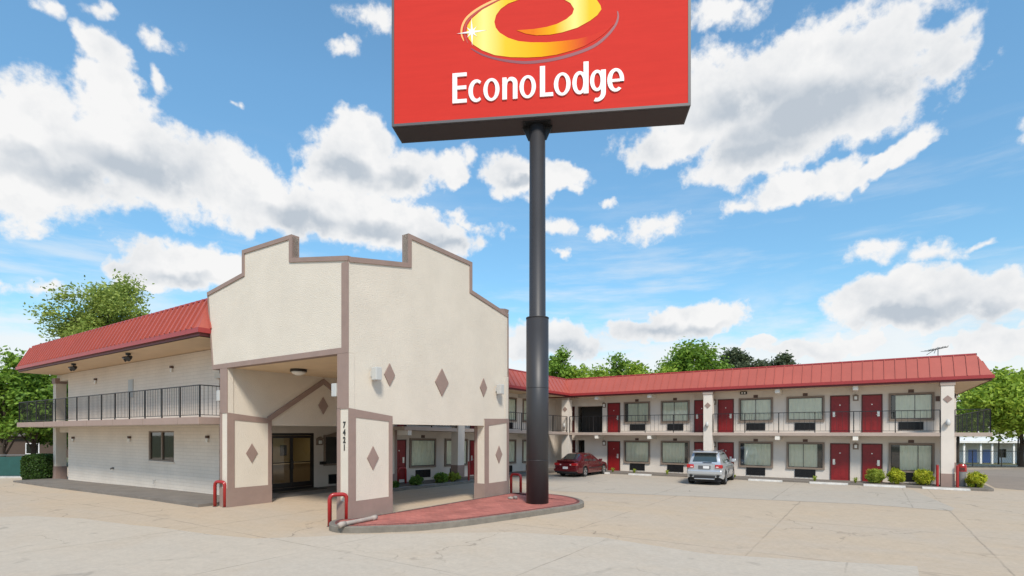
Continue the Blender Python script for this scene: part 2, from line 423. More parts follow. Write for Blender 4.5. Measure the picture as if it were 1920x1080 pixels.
def door_part(parent, x0, x1, z0, z1, y, lock_right, m=None):
    mb = MB(); t = .06
    mb.box(x0, x0 + t, y - .045, y, z0, z1); mb.box(x1 - t, x1, y - .045, y, z0, z1); mb.box(x0 + t, x1 - t, y - .045, y, z1 - t, z1)
    jb = mb.build('door_frame', JAMB, parent)
    mb = MB(); a, b = x0 + t, x1 - t
    mb.box(a, b, y - .02, y, z0 + .01, z1 - t)
    w = (b - a); pw = w * .33
    for cx in (a + w * .28, a + w * .72):
        for zz0, zz1 in ((.12, .72), (.85, 1.45), (1.57, 1.85)):
            x_0, x_1 = cx - pw / 2, cx + pw / 2; q0, q1 = z0 + zz0, z0 + zz1
            for bb in ((x_0, x_1, q1 - .018, q1), (x_0, x_1, q0, q0 + .018), (x_0, x_0 + .018, q0 + .018, q1 - .018), (x_1 - .018, x_1, q0 + .018, q1 - .018)):
                mb.box(bb[0], bb[1], y - .032, y - .02, bb[2], bb[3])
    d = mb.build('door', m or DOORRED, parent)
    lx = b - .12 if lock_right else a + .12
    mb = MB(); mb.box(lx - .055, lx + .055, y - .045, y - .02, z0 + .86, z0 + 1.16)
    mb.tube([(lx, y - .045, z0 + .95), (lx, y - .085, z0 + .95), (lx + (-.1 if lock_right else .1), y - .085, z0 + .95)], .014, 8)
    mb.build('lock', STEEL, d, bevel=.006)
    mb = MB(); mb.cyl((a + b) / 2, 0, 0, .008, .03, n=10)
    for i, v in enumerate(mb.v): mb.v[i] = (v[0], y - .02 - v[2], z0 + 1.5 + v[1])
    mb.build('peephole', STEEL, d)
    return d
def ac_part(parent, x0, x1, z0, z1, y):
    mb = MB(); mb.box(x0, x1, y - .03, y, z0, z1)
    n = 11
    for i in range(n):
        z = z0 + .03 + (z1 - z0 - .06) * (i + .5) / n
        mb.box(x0 + .03, x1 - .03, y - .05, y - .03, z - .009, z + .009)
    for i in range(5):
        x = x0 + .02 + (x1 - x0 - .04) * i / 4
        mb.box(x - .012, x + .012, y - .054, y - .0301, z0, z1)
    return mb.build('air_conditioner', BLACK, parent)
def lantern_part(parent, x, z, y, s=1.0):
    mb = MB(); mb.box(x - .13 * s, x + .13 * s, y - .03, y, z - .15 * s, z + .13 * s)
    mb.prism([(x - .15 * s, z + .13 * s), (x + .15 * s, z + .13 * s), (x, z + .22 * s)], fxz, y - .14, y)
    o = mb.build('wall_lamp', FRAME, parent)
    mb = MB(); mb.box(x - .065 * s, x + .065 * s, y - .12, y - .03, z - .08 * s, z + .1 * s); mb.build('lamp_glass', GLOBE, o, bevel=.02)
def jelly_lamp(parent, x, z, y):
    mb = MB(); mb.box(x - .075, x + .075, y - .13, y, z + .02, z + .14); o = mb.build('wall_lamp', LAMPBROWN, parent, bevel=.02)
    mb = MB(); mb.cyl(x, y - .075, z - .15, z + .02, .05, .055, 12); mb.build('lamp_glass', GLOBE, o, smooth=False)
def railing(parent, pts, z0, z1, step, name='railing', post_every=1.8, th=.006, kink=False):
    mb = MB()
    for (xa, ya), (xb, yb) in zip(pts[:-1], pts[1:]):
        L = math.hypot(xb - xa, yb - ya); dx, dy = (xb - xa) / L, (yb - ya) / L
        nx, ny = -dy, dx
        def bar(s0, s1, w, za, zb):
            q = [(xa + dx * s0 + nx * w, ya + dy * s0 + ny * w), (xa + dx * s1 + nx * w, ya + dy * s1 + ny * w), (xa + dx * s1 - nx * w, ya + dy * s1 - ny * w), (xa + dx * s0 - nx * w, ya + dy * s0 - ny * w)]
            mb.prism(q, fxy, za, zb)
        bar(0, L, .024, z1 - .035, z1); bar(0, L, .016, z0 + .07, z0 + .095)
        n = max(2, int(L / step)); np_ = max(1, round(L / post_every))
        posts = [i * L / np_ for i in range(np_ + 1)]
        for q in posts: bar(q - .022, q + .022, .022, z0, z1 - .034)
        for i in range(1, n):
            s_ = L * i / n
            if min(abs(s_ - q) for q in posts) < .05: continue
            bar(s_ - th, s_ + th, th, z0 + .094, z1 - .034)
    return mb.build(name, IRON, parent)
def mansard(parent, x0, x1, yb, oh, oe_l, oe_r, ze0, ze1, zr, inset, seam=.46, left=True, right=True, zsof=None, rib=.035):
    """mansard ring round a block: eave rectangle x0-oe_l..x1+oe_r, y -oh..yb+oh; returns roof object"""
    X0, X1, Y0, Y1 = x0 - oe_l, x1 + oe_r, -oh, yb + oh
    ix0, ix1, iy0, iy1 = X0 + inset * .75, X1 - inset * .75, Y0 + inset, Y1 - inset
    E = [(X0, Y0), (X1, Y0), (X1, Y1), (X0, Y1)]; I = [(ix0, iy0), (ix1, iy0), (ix1, iy1), (ix0, iy1)]
    mb = MB()
    for i in range(4):
        j = (i + 1) % 4
        a, b, c, d = (*E[i], ze1), (*E[j], ze1), (*I[j], zr), (*I[i], zr)
        mb.face([a, b, c, d])
        A, B, C, D = map(Vector, (a, b, c, d))
        L = (B - A).length; n = int(L / seam); u = (B - A).normalized()
        nrm = (B - A).cross(D - A).normalized()
        if nrm.z < 0: nrm = -nrm
        up = (((D + C) / 2) - ((A + B) / 2)); up -= u * up.dot(u); hl = up.length; up.normalize()
        sa = (D - A).dot(u); sb = (C - A).dot(u)
        for k in range(1, n):
            t = L * k / n
            # the seam runs straight up the slope; clipped by the hips
            f = 1.0
            if t < sa: f = t / sa
            if t > sb: f = (L - t) / (L - sb)
            p0 = A + u * t; p1 = p0 + up * (hl * f)
            w = u * (.016 if rib < .05 else .035); h = nrm * rib
            mb.face([p0 - w, p0 - w + h, p1 - w + h, p1 - w]); mb.face([p0 + w, p1 + w, p1 + w + h, p0 + w + h]); mb.face([p0 - w + h, p0 + w + h, p1 + w + h, p1 - w + h])
    roof = mb.build('roof', ROOF, parent, recalc=False)
    mb = MB(); mb.face([(*p, zr - .05) for p in I]); 
    mb.build('flat_roof', KERB, roof, recalc=False)
    mb = MB()   # ridge cap and gutter line
    for i in range(4):
        j = (i + 1) % 4
        a, b = Vector((*I[i], zr)), Vector((*I[j], zr)); c = (b - a).normalized(); nn = Vector((c.y, -c.x, 0))
        mb.face([a + nn * .04 - Vector((0, 0, .02)), b + nn * .04 - Vector((0, 0, .02)), b + nn * .03 + Vector((0, 0, .05)), a + nn * .03 + Vector((0, 0, .05))])
        mb.face([a + nn * .03 + Vector((0, 0, .05)), b + nn * .03 + Vector((0, 0, .05)), b - nn * .1 + Vector((0, 0, .05)), a - nn * .1 + Vector((0, 0, .05))])
    mb.build('ridge_cap', ROOFD, roof, recalc=False)
    mb = MB()
    g = .035
    P = [(X0 - g, Y0 - g), (X1 + g, Y0 - g), (X1 + g, Y1 + g), (X0 - g, Y1 + g)]; Q = [(X0 + .06, Y0 + .06), (X1 - .06, Y0 + .06), (X1 - .06, Y1 - .06), (X0 + .06, Y1 - .06)]
    zm = ze0 + (ze1 - ze0) * .42
    for i in range(4):
        j = (i + 1) % 4
        mb.face([(*P[i], zm), (*P[j], zm), (*P[j], ze1 + .012), (*P[i], ze1 + .012)], 0)
        mb.face([(*P[i], ze1 + .012), (*P[j], ze1 + .012), (*Q[j], ze1 + .012), (*Q[i], ze1 + .012)], 0)
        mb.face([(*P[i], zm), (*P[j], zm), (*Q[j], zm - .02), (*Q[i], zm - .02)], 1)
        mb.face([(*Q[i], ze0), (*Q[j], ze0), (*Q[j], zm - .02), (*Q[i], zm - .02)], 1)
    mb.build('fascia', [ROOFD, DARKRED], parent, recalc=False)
    zs = zsof if zsof else ze0 + .02
    mb = MB(); mb.face([(*q, zs) for q in Q]); mb.build('soffit', SOFFIT, parent, recalc=False)
    return roof

# ------------------------------------------------------------------ lobby building (left)
lob = thing('lobby_building', (LO.x, LO.y, 0), A0, 'two storey white painted block building with red seamed roof and black railed balcony', 'building')
XL, DB = -17.4, 7.2
mb = MB()   # long front wall with a window hole, other walls plain
wx0, wx1, wz0, wz1 = -6.62, -4.0, 1.36, 2.8
for b in ((XL, wx0, -.6, 6.28), (wx1, 0, -.6, 6.28), (wx0, wx1, -.6, wz0), (wx0, wx1, wz1, 6.28)):
    mb.box(b[0], b[1], 0, .25, b[2], b[3])
mb.box(XL, XL + .25, .25, DB, -.6, 6.28); mb.box(XL + .25, 0, DB - .25, DB, -.6, 6.28)
mb.build('wall', BLOCK, lob)
mb = MB()   # end wall facing the portico, opening for the entrance
for b in ((.25, 2.3, -.2, 6.28), (4.62, DB - .25, -.2, 6.28), (2.3, 4.62, 2.7, 6.28)):
    mb.box(-.25, 0, b[0], b[1], b[2], b[3])
mb.build('end_wall', PAINTW, lob)
# lobby interior seen through the glass
mb = MB(); mb.box(-5.2, -.25, .3, 6.8, -.05, .02); mb.build('interior_floor', LOBFLOOR, lob)
mb = MB(); mb.box(-5.3, -5.2, .3, 6.9, .02, 2.9); mb.box(-5.2, -.25, 6.8, 6.9, .02, 2.9); mb.box(-5.2, -.25, .3, .34, .02, 1.2); mb.box(-5.3, -.25, .26, 6.9, 2.9, 2.96)
mb.build('interior_wall', YELLOWIN, lob)
mb = MB(); mb.box(-3.2, -2.5, 3.4, 6.7, .02, 1.05); mb.box(-3.3, -2.4, 3.3, 6.75, 1.05, 1.11); mb.build('reception_counter', COUNTER, lob, bevel=.01)
for q in ((4.6, 5.5, 1.3, 2.3), (6.1, 6.5, 1.4, 2.0)):
    mb = MB(); mb.box(-5.19, -5.15, *q); mb.build('notice_board', BLACK, lob)
mb = MB(); mb.box(-3.6, -1.2, 2.6, 5.6, 2.85, 2.885); mb.build('ceiling_light', LIGHTPANEL, lob)
# front window
mb = MB(); t = .07
mb.box(wx0, wx1, .02, .12, wz0, wz0 + t); mb.box(wx0, wx1, .02, .12, wz1 - t, wz1); mb.box(wx0, wx0 + t, .02, .12, wz0 + t, wz1 - t); mb.box(wx1 - t, wx1, .02, .12, wz0 + t, wz1 - t)
xm = wx0 + 1.32; mb.box(xm - .04, xm + .04, .02, .12, wz0 + t, wz1 - t)
w = mb.build('window', FRAME, lob)
mb = MB(); mb.face([(wx0, .08, wz0), (wx1, .08, wz0), (wx1, .08, wz1), (wx0, .08, wz1)]); mb.build('pane', DGLASS, w, recalc=False)
mb = MB(); mb.box(wx0 - .06, wx1 + .06, -.05, .02, wz0 - .06, wz0); mb.build('sill', BLOCK, w)
mb = MB(); mb.face([(wx0, .9, wz0 - .3), (wx1, .9, wz0 - .3), (wx1, .9, wz1 + .3), (wx0, .9, wz1 + .3)]); mb.build('dark_backing', DARKIN, w, recalc=False)  # dark sheet behind the pane, painted as the unlit interior
# balcony: front, left end and right end
SB0, SB1 = 3.04, 3.31
mb = MB()
mb.prism([(-19.45, -1.85), (2.12, -1.85), (2.12, 6.6), (0, 6.6), (0, 0), (XL, 0), (XL, DB), (-19.45, DB)], fxy, SB0, SB1)
bs = mb.build('balcony_slab', LSLAB, lob, bevel=.01)
mb = MB(); mb.prism([(-19.4, -1.8), (2.07, -1.8), (2.07, 6.5), (0, 6.5), (0, 0), (XL, 0), (XL, DB), (-19.4, DB)], fxy, SB0 - .006, SB0 - .001); mb.build('balcony_ceiling', STUCCO, lob)
for x in np.arange(-17.8, 1, 3.05):
    mb = MB(); mb.box(x - .01, x + .01, -1.856, -1.848, SB0, SB1); mb.build('slab_joint', FRAME, bs)
railing(lob, [(-19.35, 6), (-19.35, -1.76), (2.03, -1.76), (2.03, 6.5)], SB1, 4.52, .15, post_every=1.55)
mansard(lob, XL, 0, DB, 1.85, 2.12, 2.12, 6.33, 6.62, 7.86, .62, .43, zsof=6.3, rib=.085)
# corner column left
mb = MB(); mb.box(-19.55, -19.05, -.12, .40, .62, 3.03); mb.box(-19.55, -19.05, -.12, .40, 3.32, 5.75); cl = mb.build('column', STUCCO, lob)
mb = MB(); mb.box(-19.58, -19.02, -.15, .43, -.5, .62); mb.build('column_base', TAUPE, cl)
mb = MB(); mb.box(-19.6, -19.0, -.17, .45, 5.75, 6.08); mb.build('column_cap', TAUPE, cl)
for z0, z1 in ((2.72, 3.03), (5.9, 6.28)):
    mb = MB(); mb.box(-19.5, -17.4, .05, .4, z0, z1); mb.build('beam', STUCCO, lob)
mb = MB(); mb.box(-17.62, -17.41, .1, 1.0, -.4, 2.72); mb.build('back_door', BROWNWALL, lob)
for x, z in ((-13.05, 5.6), (-4.1, 5.68), (-16.42, 2.33), (-8.67, 2.4), (-.86, 2.46)): jelly_lamp(lob, x, z, 0)
mb = MB(); mb.box(-8.83, -8.3, -.05, 0, 4.52, 5.42)
for i in range(10): mb.box(-8.78, -8.35, -.065, -.05, 4.58 + i * .08, 4.62 + i * .08)
mb.build('wall_vent', LAMPGREY, lob)
mb = MB(); mb.tube([(-10.8, 0, .82), (-10.8, -.12, .82), (-10.72, -.14, .78)], .035, 8); mb.box(-10.9, -10.7, -.03, 0, .77, .87); mb.build('hose_tap', STONE, lob)
mb = MB(); mb.tube([(-5.9, 0, .42), (-5.9, -.08, .42), (-5.9, -.1, .25)], .02, 8); mb.build('drain_spout', LAMPGREY, lob)
for x in (-11.5, -4.9):   # twin floodlights under the eave
    fl = MB(); fl.cyl(x, -1.5, 6.2, 6.3, .1, .1, 12); fl.tube([(x, -1.5, 6.22), (x, -1.5, 6.12)], .03, 8); f = fl.build('floodlight', IRON, lob)
    for s in (-1, 1):
        q = MB(); c = Vector((x + s * .17, -1.5, 6.08)); d = Vector((s * .35, -.75, -.5)).normalized()
        q.tube([c - d * .1, c, c + d * .14], [.05, .1, .13], 12); q.build('lamp_head', IRON, f)
# entrance: glazed double door in bronze frame
mb = MB()
Y0, Y1, Z0, Z1 = 2.3, 4.62, 0.02, 2.7; t = .09
def yb(mb, y0, y1, z0, z1, x0=-.12, x1=-.03): mb.box(x0, x1, y0, y1, z0, z1)
yb(mb, Y0, Y0 + t, Z0, Z1); yb(mb, Y1 - t, Y1, Z0, Z1); yb(mb, Y0 + t, Y1 - t, Z1 - .12, Z1); yb(mb, Y0 + t, Y1 - t, Z0, .12)
ent = mb.build('entrance_door', BRONZE, lob)
for k, (a, b) in enumerate(((Y0 + t, 3.42), (3.42, Y1 - t))):
    mb = MB(); s = .075
    yb(mb, a + .005, a + s, .13, Z1 - .13, -.1, -.05); yb(mb, b - s, b - .005, .13, Z1 - .13, -.1, -.05)
    yb(mb, a + s, b - s, .13, .36, -.1, -.05); yb(mb, a + s, b - s, Z1 - .24, Z1 - .13, -.1, -.05); yb(mb, a + s, b - s, 1.28, 1.33, -.1, -.05)
    lf = mb.build('door_leaf', BRONZE, ent)
    mb = MB(); mb.face([(-.075, a, .2), (-.075, b, .2), (-.075, b, 2.55), (-.075, a, 2.55)]); mb.build('pane', DOORGLASS, lf, recalc=False)
    hy = b - .04 if k == 0 else a + .04
    mb = MB(); mb.tube([(-.05, hy, 1.0), (.02, hy, 1.0), (.02, hy, 1.4), (-.05, hy, 1.4)], .016, 8); mb.build('handle', BRONZE, lf)
mb = MB(); mb.box(-.004, .9, 2.2, 4.7, 0.012, .03); mb.build('door_mat', BLACK, lob)
# window, letter box, lamp and air conditioner beside the entrance
mb = MB(); fw = .1
for b in ((5.15, 6.95, 1.05, 1.05 + fw), (5.15, 6.95, 2.6 - fw, 2.6), (5.15, 5.15 + fw, 1.05 + fw, 2.6 - fw), (6.95 - fw, 6.95, 1.05 + fw, 2.6 - fw)): mb.box(0, .07, *b[:2], *b[2:])
w = mb.build('window', FRAME, lob)
mb = MB(); mb.face([(.002, 5.25, 1.15), (.002, 6.85, 1.15), (.002, 6.85, 2.5), (.002, 5.25, 2.5)]); mb.build('dark_backing', DARKIN, w, recalc=False)  # dark sheet in place of the unlit room behind this window
mb = MB(); mb.face([(.04, 5.25, 1.15), (.04, 6.85, 1.15), (.04, 6.85, 2.5), (.04, 5.25, 2.5)]); mb.build('pane', GLASS, w, recalc=False)
mb = MB(); mb.prism([(5.35, 2.6), (6.75, 2.6), (6.05, 2.78)], fyz, 0, .06); mb.build('window_hood', FRAME, w)
mb = MB(); mb.box(0, .15, 4.93, 5.22, 1.13, 1.28); mb.build('letter_box', BRONZE, lob)
mb = MB(); mb.box(0, .05, 5.45, 6.4, .12, .6)
for i in range(8): mb.box(.05, .065, 5.5, 6.35, .17 + i * .05, .19 + i * .05)
mb.build('air_conditioner', BLACK, lob)
mb = MB(); mb.box(0, .04, 4.72, 5.1, 2.1, 2.4); mb.prism([(4.7, 2.4), (5.12, 2.4), (4.91, 2.52)], fyz, 0, .16); lm = mb.build('wall_lamp', FRAME, lob)
mb = MB(); mb.box(.04, .14, 4.84, 4.98, 2.16, 2.34); mb.build('lamp_glass', GLOBE, lm, bevel=.02)

# walkway along the lobby
mb = MB()
xs = np.linspace(-19.6, 2.35, 12)
for i in range(11):
    a, b = xs[i], xs[i + 1]
    def P(x, y, dz):
        w_ = rw(LO, x, y); return (w_.x, w_.y, gz(w_.x, w_.y) + dz)
    yo = -1.98
    mb.face([P(a, yo, .1), P(b, yo, .1), P(b, .05, .1), P(a, .05, .1)]); mb.face([P(a, yo, -.1), P(b, yo, -.1), P(b, yo, .1), P(a, yo, .1)])
    if i == 10: mb.face([P(b, yo, -.1), P(b, .05, -.1), P(b, .05, .1), P(b, yo, .1)])
    if i == 0: mb.face([P(a, yo, -.1), P(a, .05, -.1), P(a, .05, .1), P(a, yo, .1)])
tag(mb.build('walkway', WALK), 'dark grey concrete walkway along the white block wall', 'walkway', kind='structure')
mb = MB()
for b in ((0.02, 2.3, 0.06, 8), ):
    for c in [(b[0], b[2]), (b[1], b[2]), (b[1], b[3]), (b[0], b[3])]: pass
    q = [rw(LO, *p) for p in ((0.01, .06), (2.35, .06), (2.35, 7), (0.01, 7))]
    mb.prism([(p.x, p.y) for p in q], fxy, -.1, .012)
tag(mb.build('entrance_walkway', WALK), 'shaded concrete walkway outside the glazed entrance door', 'walkway', kind='structure')

# ------------------------------------------------------------------ entrance portico
por = thing('entrance_portico', (PO.x, PO.y, 0), A0, 'tall cream stucco drive-through entrance canopy with stepped taupe edged parapets', 'portico')
W_, D_ = 7.2, 8.35
def pillar(x0, x1, y0, y1, flip):
    """sloped top: high at the outer end"""
    zo, zi = 3.44, 3.24
    za, zb = (zo, zi) if not flip else (zi + .02, zi + .05)
    mb = MB(); mb.prism([(y0, 0), (y1, 0), (y1, zb), (y0, za)], fyz, x0, x1)
    o = mb.build('pillar', STUCCO, por)
    mb = MB(); g = .02
    for xa, xb in ((x1, x1 + g), (x0 - g, x0)):
        mb.prism([(y0 - g, .69), (y0 + .25, .69), (y0 + .25, za - .25), (y0 - g, za - .21)], fyz, xa, xb)
        mb.prism([(y1 - .13, .69), (y1 + g, .69), (y1 + g, zb - .15), (y1 - .13, zb - .15)], fyz, xa, xb)
        mb.prism([(y0 - g, za - .21), (y0 + .25, za - .25), (y1 - .13, zb - .15), (y1 + g, zb - .15), (y1 + g, zb + g), (y0 - g, za + g)], fyz, xa, xb)
    mb.box(x0 - g, x0 + .13, y0 - g, y0, .69, za + g); mb.box(x0 - g, x0 + .13, y1, y1 + g, .69, zb + g)
    mb.prism([(y0 - g, za + .001), (y1 + g, zb + .001), (y1 + g, zb + g), (y0 - g, za + g)], fyz, x0, x1)
    mb.build('trim_frame', TAUPE, o)
    mb = MB(); mb.box(x0 - .024, x1 + .024, y0 - .024, y1 + .024, 0, .69); mb.build('base_band', TAUPE, o)
    yc = (y0 + y1) / 2 + (.06 if not flip else .12); zc = 1.95 if not flip else 1.82
    for xa, xb in ((x1, x1 + .03), (x0 - .03, x0)):
        diamond(o, fyz, yc, zc, .46, .74, xa, xb)
    return o
pil_c = pillar(-.5, 0, 0, 1.7, False)
pillar(-.5, 0, 6.68, D_, True)
pillar(-W_, -W_ + .5, 0, 1.7, False)
pillar(-W_, -W_ + .5, 6.68, D_, True)
def offset_in(pts, d):
    """inner copy of an open polyline running left to right along a top edge (offset downward/inward)"""
    out = []
    for i, p in enumerate(pts):
        P = Vector(p); ns = []
        for a, b in ((i - 1, i), (i, i + 1)):
            if a < 0 or b >= len(pts): continue
            t = (Vector(pts[b]) - Vector(pts[a])).normalized(); ns.append(Vector((t.y, -t.x)))
        if len(ns) == 1: out.append(tuple(P + ns[0] * d))
        else:
            n = (ns[0] + ns[1]); n /= max(.2, n.dot(ns[0])); out.append(tuple(P + n * d))
    return out
side_top = [(0, 7.92), (2.45, 8.38), (2.45, 9.36), (5.88, 9.30), (5.88, 8.22), (D_, 7.76)]
front_top = [(-8.12, 8.04), (-5.70, 8.37), (-5.70, 9.18), (-2.77, 9.14), (-2.77, 8.38), (0, 7.94)]
for x0, x1, nm in ((-.26, -.03, 'side_wall'), (-W_ + .24, -W_ + .47, 'side_wall')):
    mb = MB(); mb.prism([(.22, 3.0), (D_ - .22, 3.0), (D_ - .22, 7.79)] + [p for p in reversed(side_top[1:-1])] + [(.22, 7.95)], fyz, x0, x1)
    o = mb.build(nm, STUCCO, por)
    mb = MB(); mb.strip(side_top, offset_in(side_top, .15), fyz, x0 - .035, x1 + .035)
    mb.box(x0 - .02, x1 + .02, D_ - .035, D_ + .02, 3.27, 7.62); mb.build('coping', TAUPE, o)
    for yc, zc, w, h in ((1.62, 4.58, .46, .73), (4.13, 4.53, .72, 1.0), (6.61, 4.52, .46, .74)):
        if x1 > -1: diamond(o, fyz, yc, zc, w, h, x1, x1 + .035)
inner = o
# chevron trim and diamond on the inner side of the far side wall
mb = MB(); xi = -W_ + .47
A = [(1.55, 3.34), (4.12, 5.03), (6.7, 3.34)]; B = [(1.62, 3.16), (4.12, 4.80), (6.63, 3.16)]
mb.strip(A, B, fyz, xi, xi + .07); mb.build('chevron_trim', TAUPE, inner)
diamond(inner, fyz, 4.1, 3.87, .48, .74, xi, xi + .05)
for y0, y1, full in ((0.0, .22, True), (D_ - .22, D_, False)):
    bot = 5.1
    mb = MB(); mb.prism([(-7.7, bot), (-.03, bot), (-.03, 7.9), (-2.77, 8.34), (-2.77, 9.08), (-5.70, 9.12), (-5.70, 8.3), (-8.08, 8.0)], fxz, y0 + .001, y1 - .001)
    o = mb.build('front_wall' if full else 'back_wall', STUCCO, por)
    mb = MB(); g = .035
    mb.strip(front_top, offset_in(front_top, .14), fxz, y0 - g, y1 + g)
    mb.prism([(-7.74, bot - .01), (-.034, bot - .01), (-.034, bot + .16), (-7.76, bot + .16)], fxz, y0 - .025, y1 + .025)
    mb.box(-.034, 0, *((y0 - .025, y0) if full else (y1, y1 + .025)), bot - .01, bot + .16)
    mb.prism([(-7.76, bot + .16), (-7.69, bot + .16), (-8.04, 7.9), (-8.12, 7.9)], fxz, y0 - .02, y1 + .02)
    mb.box(-.31, 0.0, *((y0 - .02, y0 + .002) if full else (y1 - .002, y1 + .02)), bot + .16, 7.78)
    mb.build('coping', TAUPE, o)
    for xa, xb in ((-.5, -.005), (-W_ + .005, -W_ + .5)):
        mb = MB(); mb.box(xa, xb, y0 + .005, y1 - .005, 3.2, bot - .01); pp = mb.build('post', STUCCO, o)
        ye = (y0 - .02, y0 + .004) if full else (y1 - .004, y1 + .02)
        mb = MB(); mb.box(xa, xb + .004, *ye, 3.46 if full else 3.3, bot - .012); mb.build('corner_trim', TAUPE, pp)
mb = MB(); mb.box(-W_ + .47, -.26, .22, D_ - .22, 5.1, 5.2); mb.build('ceiling', SOFFIT, por)
mb = MB(); mb.box(-W_ + .47, -.26, .22, D_ - .22, 6.9, 7.0); mb.build('flat_roof', KERB, por)
for x, y in ((-5.0, 1.75), (-1.2, 1.9)):
    wx, wy = x, y
    mb = MB(); mb.cyl(x, y, 5.0, 5.1, .3, .3, 20); l = mb.build('ceiling_lamp', BRONZE, por)
    mb = MB(); mb.tube([(x, y, 5.0), (x, y, 4.93), (x, y, 4.87)], [.27, .22, .08], 20); mb.build('lamp_glass', GLOBE, l, smooth=True)
def box_lamp(x, y, z, nx, ny):
    mb = MB(); mb.box(min(x, x + nx * .1) - (.05 if not nx else 0), max(x, x + nx * .1) + (.05 if not nx else 0), y - .07, y + .07, z - .08, z + .08)
    o = mb.build('wall_lamp', LAMPGREY, por)
    mb = MB(); cx = x + nx * .2
    mb.box(cx - .11, cx + .11, y - .12, y + .12, z - .2, z + .2); mb.build('lamp_body', LAMPGREY, o, bevel=.02)
box_lamp(-.03, .92, 4.54, 1, 0); box_lamp(-.03, 7.52, 4.5, 1, 0)
box_lamp(-.5, .12, 4.02, -1, 0); box_lamp(-W_, .12, 4.1, -1, 0)
# porch ceiling between lobby and portico
mb = MB(); mb.box(-9.9 + 2.03 + .0, -W_ - .001, 1.2, 8.3, 3.1, 3.2); mb.build('porch_ceiling', SOFFIT, por)
mb = MB(); mb.box(-W_ - 2.9, -W_ - .001, 1.25, 1.55, 5.0, 5.2); mb.build('link_beam', STUCCO, por)
# house number, stacked
def text_mesh(body, size, extr=.004):
    cu = bpy.data.curves.new('digit', 'FONT'); cu.body = body; cu.size = size; cu.extrude = extr; cu.align_x = 'CENTER'; cu.offset = .012 * size / .3
    ob = bpy.data.objects.new('digit', cu); COL.objects.link(ob)
    dg = bpy.context.evaluated_depsgraph_get(); me = bpy.data.meshes.new_from_object(ob.evaluated_get(dg))
    bpy.data.objects.remove(ob); return me
for i, ch in enumerate('7421'):
    me = text_mesh(ch, .26); me.materials.clear(); me.materials.append(DIGIT)
    d = bpy.data.objects.new('digit', me); COL.objects.link(d); d.parent = pil_c
    d.location = (-.19, -.008, 2.88 - i * .225); d.rotation_euler = (PI / 2, 0, 0); d.scale = (.85, .95, 1)

# ------------------------------------------------------------------ motel wing across the back (faces the camera)
rwg = thing('motel_wing', (RO.x, RO.y, 0), A0, 'long two storey motel wing facing the lot with red doors and red metal roof', 'building')
ZF, DR = 2.72, 10.2
XR = 17.97
mb = MB()
mb.box(-.42, XR, 0, DR, 0, 5.2); mb.box(-1.79, -.421, 0, DR, 0, 2.55); mb.box(-6.5, -3.0, 0, DR, 0, 5.2)
mb.box(-3.0, -.421, 0, DR, 4.58, 5.2); mb.box(-3.0, -1.791, 0, DR, 2.17, 2.55); mb.box(-3.0, -.421, 4.5, DR, 2.55, 4.58); mb.box(-3.0, -1.791, 4.5, DR, 0, 2.17)
mb.build('wall', PAINTW, rwg)
mb = MB(); mb.box(-2.44, -.43, .9, 1.0, 2.72, 4.57); mb.box(-2.95, -.45, .5, 4.4, 2.556, 2.7); mb.box(-2.4, -1.8, .8, .9, .1, 2.16); mb.build('breezeway_dark_panel', DARKIN, rwg)  # near-black panels and floor stand in for the shade inside the breezeway
mb = MB(); mb.box(-2.56, -2.44, -.01, .3, 2.72, 4.58); mb.box(-2.5, -2.4, -.01, .3, .1, 2.17); mb.build('breezeway_post', PAINTW, rwg)
door_part(rwg, -2.99, -2.56, ZF, 4.58, .05, True, JAMB); door_part(rwg, -2.99, -2.5, .1, 2.16, .05, True, JAMB)  # red doors given the darker jamb colour for the shade they stand in
mb = MB(); mb.prism([(-2.4, -1.15), (19.75, -1.15), (19.75, DR + 1.6), (XR, DR + 1.6), (XR, 0), (-2.4, 0)], fxy, 2.54, ZF); mb.build('balcony_slab', SLAB, rwg, bevel=.008)
mansard(rwg, -3.4, XR, DR, 1.3, 2.2, 1.8, 5.15, 5.40, 6.48, .72, .46, zsof=5.19)
doors = [(-.03, .90, False, 1), (5.83, 6.76, True, 0), (7.25, 8.18, False, 1), (13.18, 14.11, True, 0), (14.63, 15.56, False, 1)]
for x0, x1, _, lr in doors:
    for z in (.1, ZF): door_part(rwg, x0, x1, z, z + 2.03, 0, bool(lr))
wins = [(1.17, 2.99), (3.71, 5.55), (8.46, 10.33), (11.03, 12.92), (15.82, 17.71)]
gapsU = [.22, .03, .03, -.05, .2]; gapsL = [.04, -.22, .22, -.26, .38]
for i, (x0, x1) in enumerate(wins):
    for z0, g, lo in ((.66, gapsL[i], True), (3.34, gapsU[i], False)):
        f = window_part(rwg, x0, x1, z0, z0 + (1.52 if lo else 1.43), 0, g, i * 3 + lo)
        xc = (x0 + x1) / 2
        mb = MB(); mb.box(xc - .12, xc + .12, -.03, 0, z0 + (1.53 if lo else 1.44), z0 + (1.68 if lo else 1.6)); mb.build('room_plaque', LAMPBROWN, f)
    xa = x0 + .42
    ac_part(rwg, xa, xa + 1.03, .2, .64, 0); ac_part(rwg, xa, xa + 1.03, 2.86, 3.27, 0)
for x in (-.27, 7.03, 14.37):
    lantern_part(rwg, x, 1.96, 0); lantern_part(rwg, x, 4.58, 0)
mb = MB(); mb.box(17.76, 17.95, -.04, 0, 4.3, 4.55); mb.build('meter_box', LAMPBROWN, rwg)
mb = MB()
